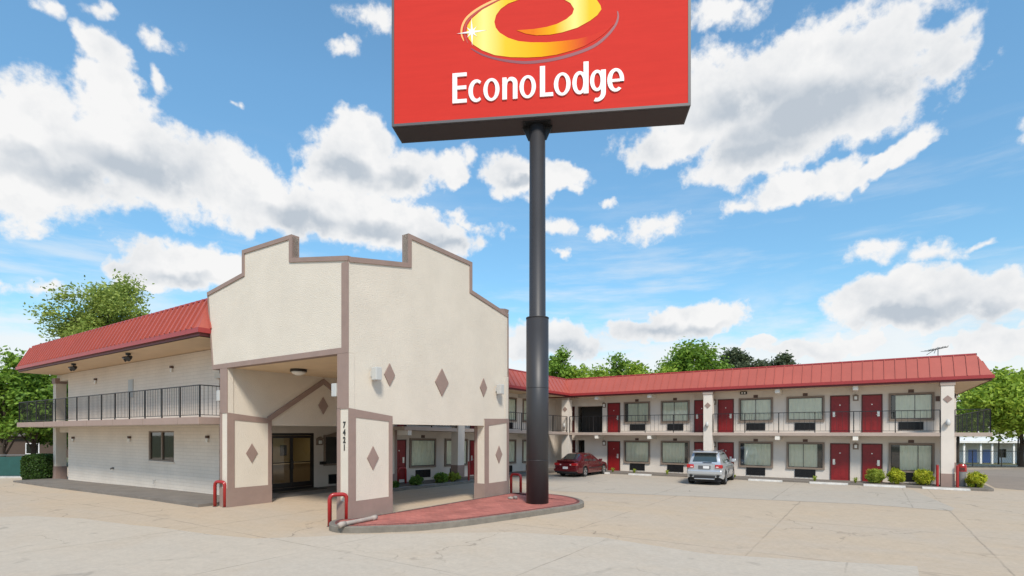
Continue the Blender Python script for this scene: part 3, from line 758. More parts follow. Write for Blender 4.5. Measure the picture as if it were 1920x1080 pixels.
for x in (-.36, 3.31, 10.69, 14.38):
    mb = MB(); mb.prism([(0, 2.30), (0, 2.54), (-1.12, 2.54), (-1.12, 2.31), (-.9, 2.31)], fyz, x - .12, x + .12); mb.build('beam', BEAMW, rwg)
    mb = MB(); mb.prism([(0, 4.9), (0, 5.18), (-1.12, 5.18), (-1.12, 4.95), (-.9, 4.93)], fyz, x - .12, x + .12); mb.build('beam', BEAMW, rwg)
mb = MB(); mb.box(8.55, 8.92, -.12, 0, 5.0, 5.16); el = mb.build('emergency_light', BLACK, rwg)
for x in (8.66, 8.81):
    mb = MB(); mb.box(x - .045, x + .045, -.15, -.12, 5.04, 5.12); mb.build('lamp_glass', GLOBE, el)
def column(parent, x0, x1, y0, y1, lamp=True, dia=True):
    mb = MB(); mb.box(x0, x1, y0, y1, .1, 5.0); o = mb.build('column', PAINTW, parent)
    mb = MB(); mb.box(x0 - .012, x1 + .012, y0 - .012, y1 + .012, .1, .74); mb.build('column_base', TAUPE, o)
    mb = MB(); mb.box(x0 - .04, x1 + .04, y0 - .04, y1 + .04, 5.0, 5.2); mb.build('column_cap', SLAB, o, bevel=.01)
    if dia: diamond(o, fxz, (x0 + x1) / 2, 4.34, .36, .37, y0 - .025, y0)
    if lamp:
        mb = MB(); mb.tube([((x0 + x1) / 2, y0, 3.22), ((x0 + x1) / 2, y0 - .08, 3.22)], .06, 10); lm = mb.build('wall_lamp', LAMPGREY, o)
        mb = MB(); mb.tube([((x0 + x1) / 2, y0 - .13, z) for z in (3.05, 3.12, 3.25, 3.36)], [.05, .1, .1, .04], 12); mb.build('lamp_body', LAMPGREY, lm, smooth=True)
    return o
column(rwg, 17.87, 18.37, -1.19, -.69); column(rwg, 6.69, 7.19, -1.19, -.69); column(rwg, -2.98, -2.44, -1.19, -.65, dia=True)
column(rwg, 19.2, 19.7, DR + .9, DR + 1.4, dia=False, lamp=False)
railing(rwg, [(-2.4, -1.08), (6.66, -1.08)], ZF, 3.84, .25); railing(rwg, [(7.22, -1.08), (17.84, -1.08)], ZF, 3.84, .25)
railing(rwg, [(18.4, -1.08), (19.68, -1.08), (19.68, DR + 1.5)], ZF, 3.84, .2)
mb = MB(); mb.tube([(18.9, 4.5, 5.19), (18.9, 4.5, 4.95)], .03, 8); mb.tube([(18.9, 4.5, 4.95), (18.9, 4.5, 4.85), (18.9, 4.5, 4.68)], [.06, .13, .1], 10); mb.build('hanging_lamp', IRON, rwg)

# ------------------------------------------------------------------ motel wing at right angles to it, stepping slightly up towards the portico
MX = .0781 * UX + .99695 * UY; MY = Vector((-MX.y, MX.x)); MO = rw(RO, -2.36, 0)
mw = thing('motel_wing', (MO.x, MO.y, 0), math.atan2(MX.y, MX.x), 'two storey motel wing behind the sign pole, side on, with red roof and cream columns', 'building', ry=math.atan(.019))
WY = 1.75
mb = MB(); mb.box(-15.9, -.02, WY, WY + 7, -.4, 5.2); mb.build('wall', PAINTW, mw)
mb = MB(); mb.box(-15.9, -1.2, 0, WY, 2.54, ZF); mb.build('balcony_slab', SLAB, mw, bevel=.008)
mansard(mw, -15.9, 2.5, WY + 7, .15, .4, .4, 5.15, 5.40, 6.48, .72, .46, zsof=5.195)
for c in (-15.5, -8.25):
    for k, (x0, x1, lr) in enumerate(((c - 1.18, c - .25, 0), (c + .25, c + 1.18, 1))):
        if x0 < -15.9: continue
        for z in (0, ZF): door_part(mw, x0, x1, z, z + 2.08, WY, bool(lr))
    for k, (x0, x1) in enumerate(((c + 1.42, c + 3.3), (c + 4.0, c + 5.88))):
        for z0, lo in ((.58, True), (3.34, False)):
            f = window_part(mw, x0, x1, z0, z0 + 1.58, WY, .02 if k else .05, k + int(c) + lo)
            xc = (x0 + x1) / 2
            mb = MB(); mb.box(xc - .12, xc + .12, WY - .03, WY, z0 + 1.6, z0 + 1.75); mb.build('room_plaque', LAMPBROWN, f)
        ac_part(mw, x0 + .45, x0 + 1.5, .04, .46, WY); ac_part(mw, x0 + .45, x0 + 1.5, 2.86, 3.27, WY)
    lantern_part(mw, c, 1.9, WY); lantern_part(mw, c, 4.58, WY)
for c in (-12.0,):
    column(mw, c - .25, c + .25, -.04, .46, lamp=False)
for x in (-15.55, -8.3, -4.6):
    mb = MB(); mb.box(x - .12, x + .12, .03, WY, 2.3, 2.54); mb.build('beam', BEAMW, mw)
    mb = MB(); mb.box(x - .12, x + .12, .03, WY, 4.94, 5.19); mb.build('beam', BEAMW, mw)
railing(mw, [(-15.85, .08), (-12.28, .08)], ZF, 3.82, .2); railing(mw, [(-11.72, .08), (-1.3, .08)], ZF, 3.82, .2)

# walkways with kerbs before the wings
def slab_sheet(name, pts, z0, z1, m, label, cat):
    mb = MB(); mb.prism([(p[0], p[1]) for p in pts], fxy, z0, z1); return tag(mb.build(name, m, bevel=.02), label, cat, kind='structure')
arc = [(19.45 + .35 * math.cos(t), -1.15 + .35 * math.sin(t)) for t in np.linspace(-PI / 2, 0, 6)]
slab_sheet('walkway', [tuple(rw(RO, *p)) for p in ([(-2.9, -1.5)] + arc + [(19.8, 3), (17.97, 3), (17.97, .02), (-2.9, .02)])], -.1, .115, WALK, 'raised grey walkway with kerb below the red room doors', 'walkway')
def mloc(x, y): 
    p = MO + MX * x + MY * y; return (p.x, p.y)
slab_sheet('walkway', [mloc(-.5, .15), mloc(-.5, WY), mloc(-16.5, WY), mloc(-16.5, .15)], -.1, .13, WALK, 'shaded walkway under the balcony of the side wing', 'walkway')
slab_sheet('planting_bed_kerb', [mloc(-17.0, -.42), mloc(-10.6, -.42), mloc(-10.2, -.1), mloc(-10.2, .15), mloc(-17.2, .15), mloc(-17.2, -.2)], -.1, .115, KERB, 'curved concrete kerb of the shrub bed before the side wing', 'kerb')
slab_sheet('planting_bed', [mloc(-16.9, -.28), mloc(-10.7, -.28), mloc(-10.4, .1), mloc(-16.95, .1)], .08, .122, GRAVEL, 'pale gravel bed with small shrubs before the side wing', 'planting bed')

# ------------------------------------------------------------------ traffic island, pylon sign
isl = [(-.34, -.28), (-.1, -.62), (.35, -.95), (.95, -.92), (1.65, -.3), (2.6, .75), (3.3, 3.0), (3.85, 5.3), (4.15, 6.6), (4.1, 7.25), (3.75, 7.9), (3.1, 8.5), (2.2, 8.95), (1.0, 9.05), (.55, 8.75), (.2, 8.4), (.05, 8.35), (.05, .1), (-.3, .05)]
def smooth_poly(p, it=2):
    for _ in range(it):
        q = []
        for i in range(len(p)):
            a, b = Vector(p[i]), Vector(p[(i + 1) % len(p)]); q += [tuple(a.lerp(b, .25)), tuple(a.lerp(b, .75))]
        p = q
    return p
isw = [tuple(rw(PO, *p)) for p in smooth_poly(isl, 2)]
cx = sum(p[0] for p in isw) / len(isw); cy = sum(p[1] for p in isw) / len(isw)
def shrink(poly, d):
    out = []; n = len(poly)
    for i in range(n):
        a, b, c = Vector(poly[i - 1]), Vector(poly[i]), Vector(poly[(i + 1) % n])
        t = (c - a).normalized(); out.append(tuple(b + Vector((-t.y, t.x)) * d))
    return out
ar = sum(isw[i][0] * isw[(i + 1) % len(isw)][1] - isw[(i + 1) % len(isw)][0] * isw[i][1] for i in range(len(isw)))
if ar < 0: isw = isw[::-1]
slab_sheet('island_kerb', isw, -.1, .175, KERB, 'weathered grey kerb round the red brick island', 'kerb')
slab_sheet('island_paving', shrink(isw, .16), .05, .185, PAVER, 'red brick paving of the island at the sign pole', 'paving')
_A, _B = shrink(isw, .165), shrink(isw, .27); _m = MB(); n = len(isw)
for i in range(n):
    j = (i + 1) % n
    for a, b_ in ((0, .46), (.5, .96)):
        q = [Vector(_A[i]).lerp(Vector(_A[j]), a), Vector(_A[i]).lerp(Vector(_A[j]), b_), Vector(_B[i]).lerp(Vector(_B[j]), b_), Vector(_B[i]).lerp(Vector(_B[j]), a)]
        _m.face([(p.x, p.y, .1895) for p in q])
tag(_m.build('island_brick_edge', mat('dark_brick', (.17, .06, .05), .9, .4, 6), recalc=False), 'darker brick edging course round the red island paving', 'paving', kind='structure')

sg_a = math.atan2(-.12, .9928)
sg = thing('pylon_sign', (.92, 19.3, .18), sg_a, 'tall roadside pylon sign with red panel, gold swoosh and white lettering on a charcoal pole', 'sign')
def zz(z): return z - .18
mb = MB(); mb.tube([(0, 0, -.05), (0, 0, zz(6.84))], .405, 36); mb.tube([(0, 0, zz(6.84)), (0, 0, zz(6.9)), (0, 0, zz(13.9))], [.36, .30, .285], 36)
for z in (1.55, 4.15): mb.tube([(0, 0, z), (0, 0, z + .02)], .411, 36)
mb.tube([(0, 0, zz(6.84)), (0, 0, zz(6.88))], .415, 36)
pole = mb.build('pole', POLE, sg)
for p in pole.data.polygons: p.use_smooth = abs(p.normal.z) < .5
mb = MB(); mb.box(-.5, .5, -.35, .35, zz(13.78), zz(13.845))
for s in (-1, 1):
    mb.prism([(s * .28, zz(13.3)), (s * .33, zz(13.3)), (s * .55, zz(13.8)), (s * .28, zz(13.8))], fxz, -.02, .02)
    for x, y in ((s * .42, .27), (s * .42, -.27)): mb.cyl(x, y, zz(13.74), zz(13.79), .035, n=8)
mb.build('mounting_plate', IRON, sg)
SX, SZ0, SZ1 = 5.26, zz(13.84), zz(19.4)
mb = MB(); mb.box(-SX, SX, -.54, .54, SZ0, SZ1); cab = mb.build('cabinet', [SIGNFR], sg, bevel=.01)
mb = MB(); mb.box(-SX + .06, SX - .06, -.48, .48, SZ0 - .012, SZ0 - .001); mb.build('underside', SIGNBOT, cab)
fw = .09
mb = MB()
for s in (-1, 1):
    ya, yb_ = (-.57, -.545) if s < 0 else (.545, .57)
    for b in ((-SX, SX, SZ0, SZ0 + fw), (-SX, SX, SZ1 - fw, SZ1), (-SX, -SX + fw, SZ0 + fw, SZ1 - fw), (SX - fw, SX, SZ0 + fw, SZ1 - fw)): mb.box(b[0], b[1], ya, yb_, b[2], b[3])
mb.build('frame', SIGNFR, cab)
mb = MB(); mb.box(-SX + fw, SX - fw, -.553, -.541, SZ0 + fw, SZ1 - fw); mb.box(-SX + fw, SX - fw, .541, .553, SZ0 + fw, SZ1 - fw); mb.build('face_panel', SIGNRED, sg)
# logo artwork: flat applied pieces
def ramp_mat(name, stops, x0, x1):
    m, nt, p = new_mat(name); N, L = nt.nodes, nt.links
    tc = N.new('ShaderNodeTexCoord'); sp = N.new('ShaderNodeSeparateXYZ'); L.new(tc.outputs['Object'], sp.inputs[0])
    mr = N.new('ShaderNodeMapRange'); mr.inputs[1].default_value = x0; mr.inputs[2].default_value = x1; L.new(sp.outputs['X'], mr.inputs[0])
    r = N.new('ShaderNodeValToRGB'); e = r.color_ramp.elements
    e[0].position, e[0].color = stops[0][0], stops[0][1]; e[1].position, e[1].color = stops[-1][0], stops[-1][1]
    for q, c in stops[1:-1]: n = e.new(q); n.color = c
    L.new(mr.outputs[0], r.inputs['Fac']); L.new(r.outputs['Color'], p.inputs['Base Color']); p.inputs['Roughness'].default_value = .75; p.inputs['Specular IOR Level'].default_value = .12
    return m
PALE, YEL, GOLD, ORG, RED = (.82, .72, .24, 1), (.78, .50, .035, 1), (.78, .39, .008, 1), (.70, .18, .010, 1), (.56, .040, .026, 1)
SWM = ramp_mat('logo_gold', [(0, YEL), (.12, PALE), (.27, YEL), (.5, GOLD), (.68, ORG), (.83, RED), (1, RED)], -2.5, 2.7)
CBM = ramp_mat('logo_gold_bar', [(0, ORG), (.2, ORG), (.45, GOLD), (.68, PALE), (.85, YEL), (1, YEL)], -.7, 2.3)
SW = [(2.69, 16.83), (2.34, 16.52), (2.05, 16.34), (1.66, 16.16), (1.26, 16.05), (0.72, 15.95), (0.18, 15.92), (-0.33, 15.94), (-0.92, 16.0), (-1.48, 16.12), (-1.93, 16.33), (-2.25, 16.56), (-2.42, 16.79), (-2.49, 17.04), (-2.46, 17.26), (-2.29, 17.5), (-1.93, 17.77), (-1.37, 18.01), (-0.92, 18.17), (-0.19, 18.28), (0.54, 18.28), (0.54, 18.01), (0.18, 18.06), (-0.19, 18.06), (-0.56, 18.02), (-1.0, 17.9), (-1.26, 17.74), (-1.43, 17.53), (-1.49, 17.3), (-1.44, 17.09), (-1.3, 16.9), (-1.0, 16.69), (-0.63, 16.54), (-0.19, 16.46), (0.36, 16.41), (0.9, 16.41), (1.44, 16.43), (1.98, 16.53), (2.41, 16.69)]
CB = [(0.54, 18.28), (1.26, 18.17), (1.8, 17.97), (2.09, 17.75), (2.23, 17.52), (2.26, 17.39), (2.12, 17.2), (1.87, 17.03), (1.44, 16.83), (0.9, 16.71), (0.47, 16.67), (-0.0, 16.69), (-0.37, 16.78), (-0.7, 16.93), (-0.08, 16.92), (0.36, 16.95), (0.72, 17.02), (1.05, 17.16), (1.26, 17.32), (1.32, 17.49), (1.19, 17.71), (0.9, 17.9), (0.54, 18.01)]
LN = [(-2.59, 16.72), (-2.68, 16.98), (-2.64, 17.28), (-2.46, 17.56), (-2.08, 17.82), (-1.59, 18.03), (-1.15, 18.17), (-0.56, 18.3)]
SH = [(-2.34, 16.44), (-1.93, 16.18), (-1.37, 15.97), (-0.74, 15.82), (-0.19, 15.76), (0.54, 15.79), (1.26, 15.91), (1.98, 16.13), (2.44, 16.45), (2.73, 16.79), (2.83, 17.06), (2.81, 17.28)]
def fs(a, b, d): return (a, d, zz(b))
def catmull(p, n=5):
    out = []
    for i in range(len(p) - 1):
        a, b, c, d = (Vector(p[max(i - 1, 0)]), Vector(p[i]), Vector(p[i + 1]), Vector(p[min(i + 2, len(p) - 1)]))
        for k in range(n):
            t = k / n; out.append(tuple(.5 * ((2 * b) + (c - a) * t + (2 * a - 5 * b + 4 * c - d) * t * t + (3 * b - a - 3 * c + d) * t ** 3)))
    return out + [p[-1]]
FY = -.553
def ribbon(name, pts, w, m, d, taper=True):
    p = catmull(pts, 4); n = len(p); A, B = [], []
    for i, q in enumerate(p):
        t = (Vector(p[min(i + 1, n - 1)]) - Vector(p[max(i - 1, 0)])).normalized(); u = i / (n - 1)
        ww = w * (.25 + .75 * math.sin(PI * min(1, max(0, u))) ** .7 if taper else 1) / 2
        A.append(tuple(Vector(q) + Vector((-t.y, t.x)) * ww)); B.append(tuple(Vector(q) - Vector((-t.y, t.x)) * ww))
    mb = MB(); mb.strip(A, B, fs, FY - d, FY - .001); return mb.build(name, m, logo)
mb = MB(); mb.prism(SW, fs, FY - .012, FY - .001); logo = mb.build('logo', SWM, sg)
mb = MB(); mb.prism(CB, fs, FY - .0125, FY - .001); mb.build('logo_bar', CBM, logo)
ribbon('logo_shadow', SH, .11, MAROON, .006)
ribbon('logo_line', LN, .085, LINEORANGE, .01)
gapl = [(-2.44, 16.62), (-2.56, 16.95), (-2.53, 17.27), (-2.36, 17.53), (-2.0, 17.79), (-1.5, 18.01), (-1.05, 18.16)]
ribbon('logo_gap', gapl, .07, SEPRED, .005)
mb = MB(); sx_, sz_ = -2.3, 17.01
for k in range(8):
    a = k * PI / 4 + .03; r = (.55 if k % 4 == 0 else .5 if k % 4 == 2 else .26); w = .045
    mb.prism([(sx_ + r * math.cos(a), sz_ + r * math.sin(a)), (sx_ + w * math.cos(a + PI / 2), sz_ + w * math.sin(a + PI / 2)), (sx_ + w * math.cos(a - PI / 2), sz_ + w * math.sin(a - PI / 2))], fs, FY - .018 - .0004 * k, FY - .014)
mb.prism([(sx_ + .1 * math.cos(t), sz_ + .1 * math.sin(t)) for t in np.linspace(0, 2 * PI, 16, endpoint=False)], fs, FY - .022, FY - .014)
mb.build('sparkle', LETTER, logo)
# lettering, drawn glyph by glyph (x-height .77 m)
xh = .775; base = 14.5
LT = MB(); LD = FY - .045
def el_(cx_, cy_, rx, ry, a0, a1, n=26): return [(cx_ + rx * math.cos(t), cy_ + ry * math.sin(t)) for t in np.linspace(a0, a1, n)]
def G(poly, ox, dd=0): LT.prism([(ox + x, base + y) for x, y in poly], fs, LD - dd, FY - .001)
def Gs(A, B, ox, dd=0): LT.strip([(ox + x, base + y) for x, y in A], [(ox + x, base + y) for x, y in B], fs, LD - dd, FY - .001)
def g_E(o, w=.52, h=1.07): G([(0, 0), (w, 0), (w, .13), (.17, .13), (.17, .48), (w * .97, .48), (w * .97, .61), (.17, .61), (.17, .94), (w, .94), (w, h), (0, h)], o)
def g_L(o, w=.47, h=1.07): G([(0, 0), (w, 0), (w - .01, .13), (.18, .13), (.18, h), (0, h)], o)
def g_o(o, w=.58): Gs(el_(w / 2, xh / 2, w / 2, xh / 2 + .015, 0, 2 * PI, 40), el_(w / 2, xh / 2, w / 2 - .148, xh / 2 - .08, 0, 2 * PI, 40), o)
def g_c(o, w=.49):
    a0, a1 = math.radians(52), math.radians(308)
    Gs(el_(w * .58, xh / 2, w * .58, xh / 2 + .015, a0, a1), el_(w * .64, xh / 2, w * .58 - .13, xh / 2 - .095, a0, a1), o)
def g_n(o, w=.54):
    top = el_(w - .22, xh - .22, .22, .225, 0, PI * .62, 8); inn = el_(w - .265, xh - .24, .10, .12, PI * .85, 0, 8)
    G([(0, 0), (.165, 0), (.165, xh - .3)] + inn + [(w - .165, 0), (w, 0)] + top + [(.165, xh - .1), (.15, xh), (0, xh)], o)
def g_e(o, w=.57):
    cx_, cy_, ra, rb = w / 2, xh / 2, w / 2, xh / 2 + .015; ia, ib = ra - .15, rb - .10
    yb0, yb1 = -.06, .03
    Gs(el_(cx_, cy_, ra, rb, math.asin(yb0 / rb), math.radians(312), 34), el_(cx_ + .01, cy_, ia, ib, math.asin(yb0 / ib), math.radians(306), 34), o)
    G([(cx_ - ia - .02, cy_ + yb0), (cx_ + ra - .01, cy_ + yb0), (cx_ + ra - .01, cy_ + yb1), (cx_ - ia - .02, cy_ + yb1)], o, .002)
def g_d(o, w=.56):
    Gs(el_(.25, xh / 2, .25, xh / 2 + .012, 0, 2 * PI, 36), el_(.26, xh / 2, .115, xh / 2 - .1, 0, 2 * PI, 36), o)
    G([(w - .175, 0), (w, 0), (w, 1.1), (w - .175, 1.1)], o, .002)
def g_g(o, w=.54):
    Gs(el_(.24, xh / 2 + .03, .24, xh / 2 - .02, 0, 2 * PI, 36), el_(.25, xh / 2 + .03, .11, xh / 2 - .12, 0, 2 * PI, 36), o)
    outer = el_(w - .3, .0, .3, .31, 0, -PI * .62, 12); inn = el_(w - .3, .0, .135, .19, -PI * .62, 0, 12)
    G([(w, xh)] + outer + inn + [(w - .165, xh)], o, .002)
for fn, x in ((g_E, -3.0), (g_c, -2.42), (g_o, -1.88), (g_n, -1.2), (g_o, -.59), (g_L, .13), (g_o, .62), (g_d, 1.26), (g_g, 1.87), (g_e, 2.46)): fn(x)
LT.build('lettering', LETTER, sg)

# ------------------------------------------------------------------ bollards, pipe, wheel stops, bin, antenna
def hoop(p, rz, label, h=.92, wd=.48):
    o = thing('hoop_bollard', (p[0], p[1], 0), rz, label, 'bollard', 'red hoop bollards guarding the portico pillars')
    mb = MB(); r = .13
    path = [(-wd / 2, 0, -.1), (-wd / 2, 0, h - r)] + [(-wd / 2 + r - r * math.cos(t), 0, h - r + r * math.sin(t)) for t in np.linspace(.3, PI / 2, 5)] + [(wd / 2 - r + r * math.sin(t), 0, h - r + r * math.cos(t)) for t in np.linspace(0, PI / 2 - .3, 5)] + [(wd / 2, 0, h - r), (wd / 2, 0, -.1)]
    mb.tube(path, .06, 12); q = mb.build('hoop', REDPIPE, o, smooth=True)
    mb = MB()
    for s in (-1, 1): mb.tube([(s * wd / 2, 0, 0), (s * wd / 2, 0, .012)], .085, 12)
    mb.build('ground_collar', KERB, o)
    return o
hoop((-5.09, 15.62), math.radians(28), 'red hoop bollard in front of the numbered pillar by the red brick island')
hoop((-10.72, 19.57), math.radians(-20), 'red hoop bollard at the end of the grey walkway by the far left pillar')
hoop(tuple(rw(PO, -7.0, 9.0)), A0 + 1.45, 'red hoop bollard end on, under the portico beside the shrub bed')
hoop(tuple(rw(PO, .05, 8.85)), A0 + .05, 'red hoop bollard half hidden behind the right pillar next to the sign pole')
def post(p, label, h=1.05):
    o = thing('post_bollard', (p[0], p[1], .115), 0, label, 'bollard', 'red post bollards guarding the columns')
    mb = MB(); mb.cyl(0, 0, -.1, h - .05, .058, n=14); mb.build('post', REDPIPE, o, smooth=False)
    mb = MB(); mb.tube([(0, 0, h - .05), (0, 0, h - .015), (0, 0, h)], [.06, .05, .02], 14); mb.build('cap', REDPIPE, o, smooth=True)
post(mloc(-11.55, -.2), 'red post bollard before the cream column beside the shrub bed, nearer to the shrubs')
post(mloc(-11.05, -.2), 'red post bollard before the cream column beside the shrub bed, nearer to the sign pole')
post(tuple(rw(RO, 17.72, -1.3)), 'red post bollard between the lime bush and the end column')
post(tuple(rw(RO, 18.47, -1.3)), 'red post bollard between the end column and the litter bin')
o = thing('drain_pipe', (*rw(PO, -.1, -.12), .25), 0, 'grimy loose grey pipe with elbow lying on the island kerb', 'pipe')
p0 = Vector((*gp(640, 984, .24), .25)) - Vector(o.location); p1 = Vector((*gp(702, 971.5, .24), .25)) - Vector(o.location)
mb = MB(); d = (p1 - p0).normalized(); mb.tube([p0, p0 + d * .05, p1 - d * .06, p1 + Vector((.02, .06, .0))], .062, 12); mb.build('pipe', PVC, o, smooth=True)
mb = MB(); mb.tube([p0 - d * .04 + Vector((-.03, -.03, -.03)), p0, p0 + d * .13], [.075, .08, .075], 12); mb.build('elbow', PVC, o, smooth=True)
mb = MB(); mb.tube([p1 - d * .1, p1, p1 + Vector((.03, .07, .02))], [.072, .078, .07], 12); mb.build('elbow', PVC, o, smooth=True)
for i, (x, y, r) in enumerate(((1.36, 6.5, .08), (1.22, 6.6, .06), (1.5, 6.6, .1))):
    mb = MB(); bm = bmesh.new(); bmesh.ops.create_icosphere(bm, subdivisions=2, radius=r)
    rr = random.Random(i)
    for v in bm.verts: v.co *= rr.uniform(.8, 1.12); v.co.z *= .75
    me = bpy.data.meshes.new('stone'); bm.to_mesh(me); bm.free(); me.materials.append(STONE if i else GRAVEL)
    s = bpy.data.objects.new('stone', me); COL.objects.link(s); q = rw(PO, x, y); s.location = (q.x, q.y, .185 + r * .6)
    tag(s, 'small rough stone heaped with others at the foot of the sign pole', 'stone', 'stones at the foot of the sign pole')
stop_labels = ['worn white wheel stop behind the red car', 'worn white wheel stop below the window between the two cars', 'white wheel stop before the silver car', 'white wheel stop just right of the silver car',
               'white wheel stop before the pair of red doors', 'white wheel stop before the paired lime bushes', 'white wheel stop at the foot of the end column']
for (x0, x1), lb in zip(((-.4, .9), (2.2, 3.7), (6.2, 7.9), (9.3, 11.03), (12.33, 14.07), (14.73, 16.46), (17.1, 18.88)), stop_labels):
    if lb is stop_labels[0]: lb = 'worn white wheel stop beside the nose of the red car'
    c = rw(RO, (x0 + x1) / 2, -1.78); L = x1 - x0
    mb = MB(); mb.prism([(-.09, 0), (.09, 0), (.06, .11), (-.06, .11)], fyz, -L / 2, L / 2)
    o = mb.build('wheel_stop', STOPW, None, bevel=.015); o.location = (c.x, c.y, .003); o.rotation_euler = (0, 0, A0)
    tag(o, lb, 'wheel stop', 'white wheel stops along the kerb')
b = rw(RO, 18.72, -.5)
o = thing('litter_bin', (b.x, b.y, .115), A0, 'grey litter bin with red domed lid behind the end column', 'litter bin')
mb = MB(); mb.tube([(0, 0, 0), (0, 0, .72)], [.15, .175], 20); mb.build('bin_body', GREYPLASTIC, o)
mb = MB(); mb.tube([(0, 0, .72), (0, 0, 1.0), (0, 0, 1.06), (0, 0, 1.08)], [.19, .185, .15, .05], 20); ld = mb.build('bin_lid', REDPIPE, o)
mb = MB(); mb.box(-.09, .09, -.2, -.14, .78, .92); mb.build('bin_flap', JAMB, ld)
a = rw(RO, 18.1, 3)
o = thing('tv_antenna', (a.x, a.y, 6.4), A0 + .5, 'old television aerial on a mast above the red roof', 'antenna')
mb = MB(); mb.tube([(0, 0, 0), (0, 0, 1.0)], .025, 8); mast = mb.build('mast', GALV, o)
mb = MB(); mb.tube([(-.5, 0, .78), (.5, 0, 1.0)], .02, 6)
for i, x in enumerate(np.linspace(-.5, .5, 7)):
    z = .78 + (x + .5) * .22; l = .42 - .22 * (x + .5); mb.tube([(x - .12, -l, z + .05), (x, 0, z), (x - .12, l, z + .05)], .012, 5)
mb.tube([(-.4, -.3, .62), (-.1, 0, .9), (-.4, .3, .62)], .014, 5); mb.build('aerial', BRONZE, o)

# ------------------------------------------------------------------ cars
def wheel(parent, x, y, r, w, side, n=22):
    mb = MB()
    prof = [(-w / 2, r * .72), (-w / 2, r * .94), (-w * .38, r), (w * .38, r), (w / 2, r * .94), (w / 2, r * .72)]
    for i in range(n):
        a, b_ = 2 * PI * i / n, 2 * PI * (i + 1) / n
        for (u0, r0), (u1, r1) in zip(prof[:-1], prof[1:]):
            mb.face([(x + r0 * math.cos(a), y + u0, r + r0 * math.sin(a)), (x + r0 * math.cos(b_), y + u0, r + r0 * math.sin(b_)), (x + r1 * math.cos(b_), y + u1, r + r1 * math.sin(b_)), (x + r1 * math.cos(a), y + u1, r + r1 * math.sin(a))])
    t = mb.build('wheel', TYRE, parent)
    mb = MB(); yo = y + side * w * .42
    mb.face([(x + r * .72 * math.cos(2 * PI * i / n), yo - side * .05, r + r * .72 * math.sin(2 * PI * i / n)) for i in range(n)], 1)
    for k in range(5):
        a = 2 * PI * k / 5 + .3; u = Vector((math.cos(a), math.sin(a))); v = Vector((-u.y, u.x))
        q = [u * .05 + v * .05, u * r * .7 + v * .055, u * r * .7 - v * .055, u * .05 - v * .05]
        mb.prism([(x + p.x, r + p.y) for p in q], fxz, yo - side * .03, yo + .0007 * k)
    A = [(x + r * .74 * math.cos(2 * PI * i / n), r + r * .74 * math.sin(2 * PI * i / n)) for i in range(n + 1)]; B = [(x + r * .64 * math.cos(2 * PI * i / n), r + r * .64 * math.sin(2 * PI * i / n)) for i in range(n + 1)]
    mb.strip(A, B, fxz, yo - side * .04, yo + side * .01)
    mb.build('rim', [RIM, BLACK], t)
def loft(st, mi_fn=None):
    """st: list of (x, [(y,z)...]) right-half sections, mirrored"""
    mb = MB()
    for (xa, A), (xb, B) in zip(st[:-1], st[1:]):
        for i in range(len(A) - 1):
            for s in (1, -1):
                q = [(xa, s * A[i][0], A[i][1]), (xb, s * B[i][0], B[i][1]), (xb, s * B[i + 1][0], B[i + 1][1]), (xa, s * A[i + 1][0], A[i + 1][1])]
                mb.face(q if s > 0 else q[::-1])
    for x, S in (st[0], st[-1]):
        n = len(S)
        mb.face([(x, y, z) for y, z in S] + [(x, -y, z) for y, z in reversed(S)][(1 if S[-1][0] < 1e-4 else 0):])
    return mb
def interp(tab, x):
    for (a, va), (b_, vb) in zip(tab[:-1], tab[1:]):
        if x <= b_:
            t = min(1, max(0, (x - a) / (b_ - a))); return va + (vb - va) * t
    return tab[-1][1]
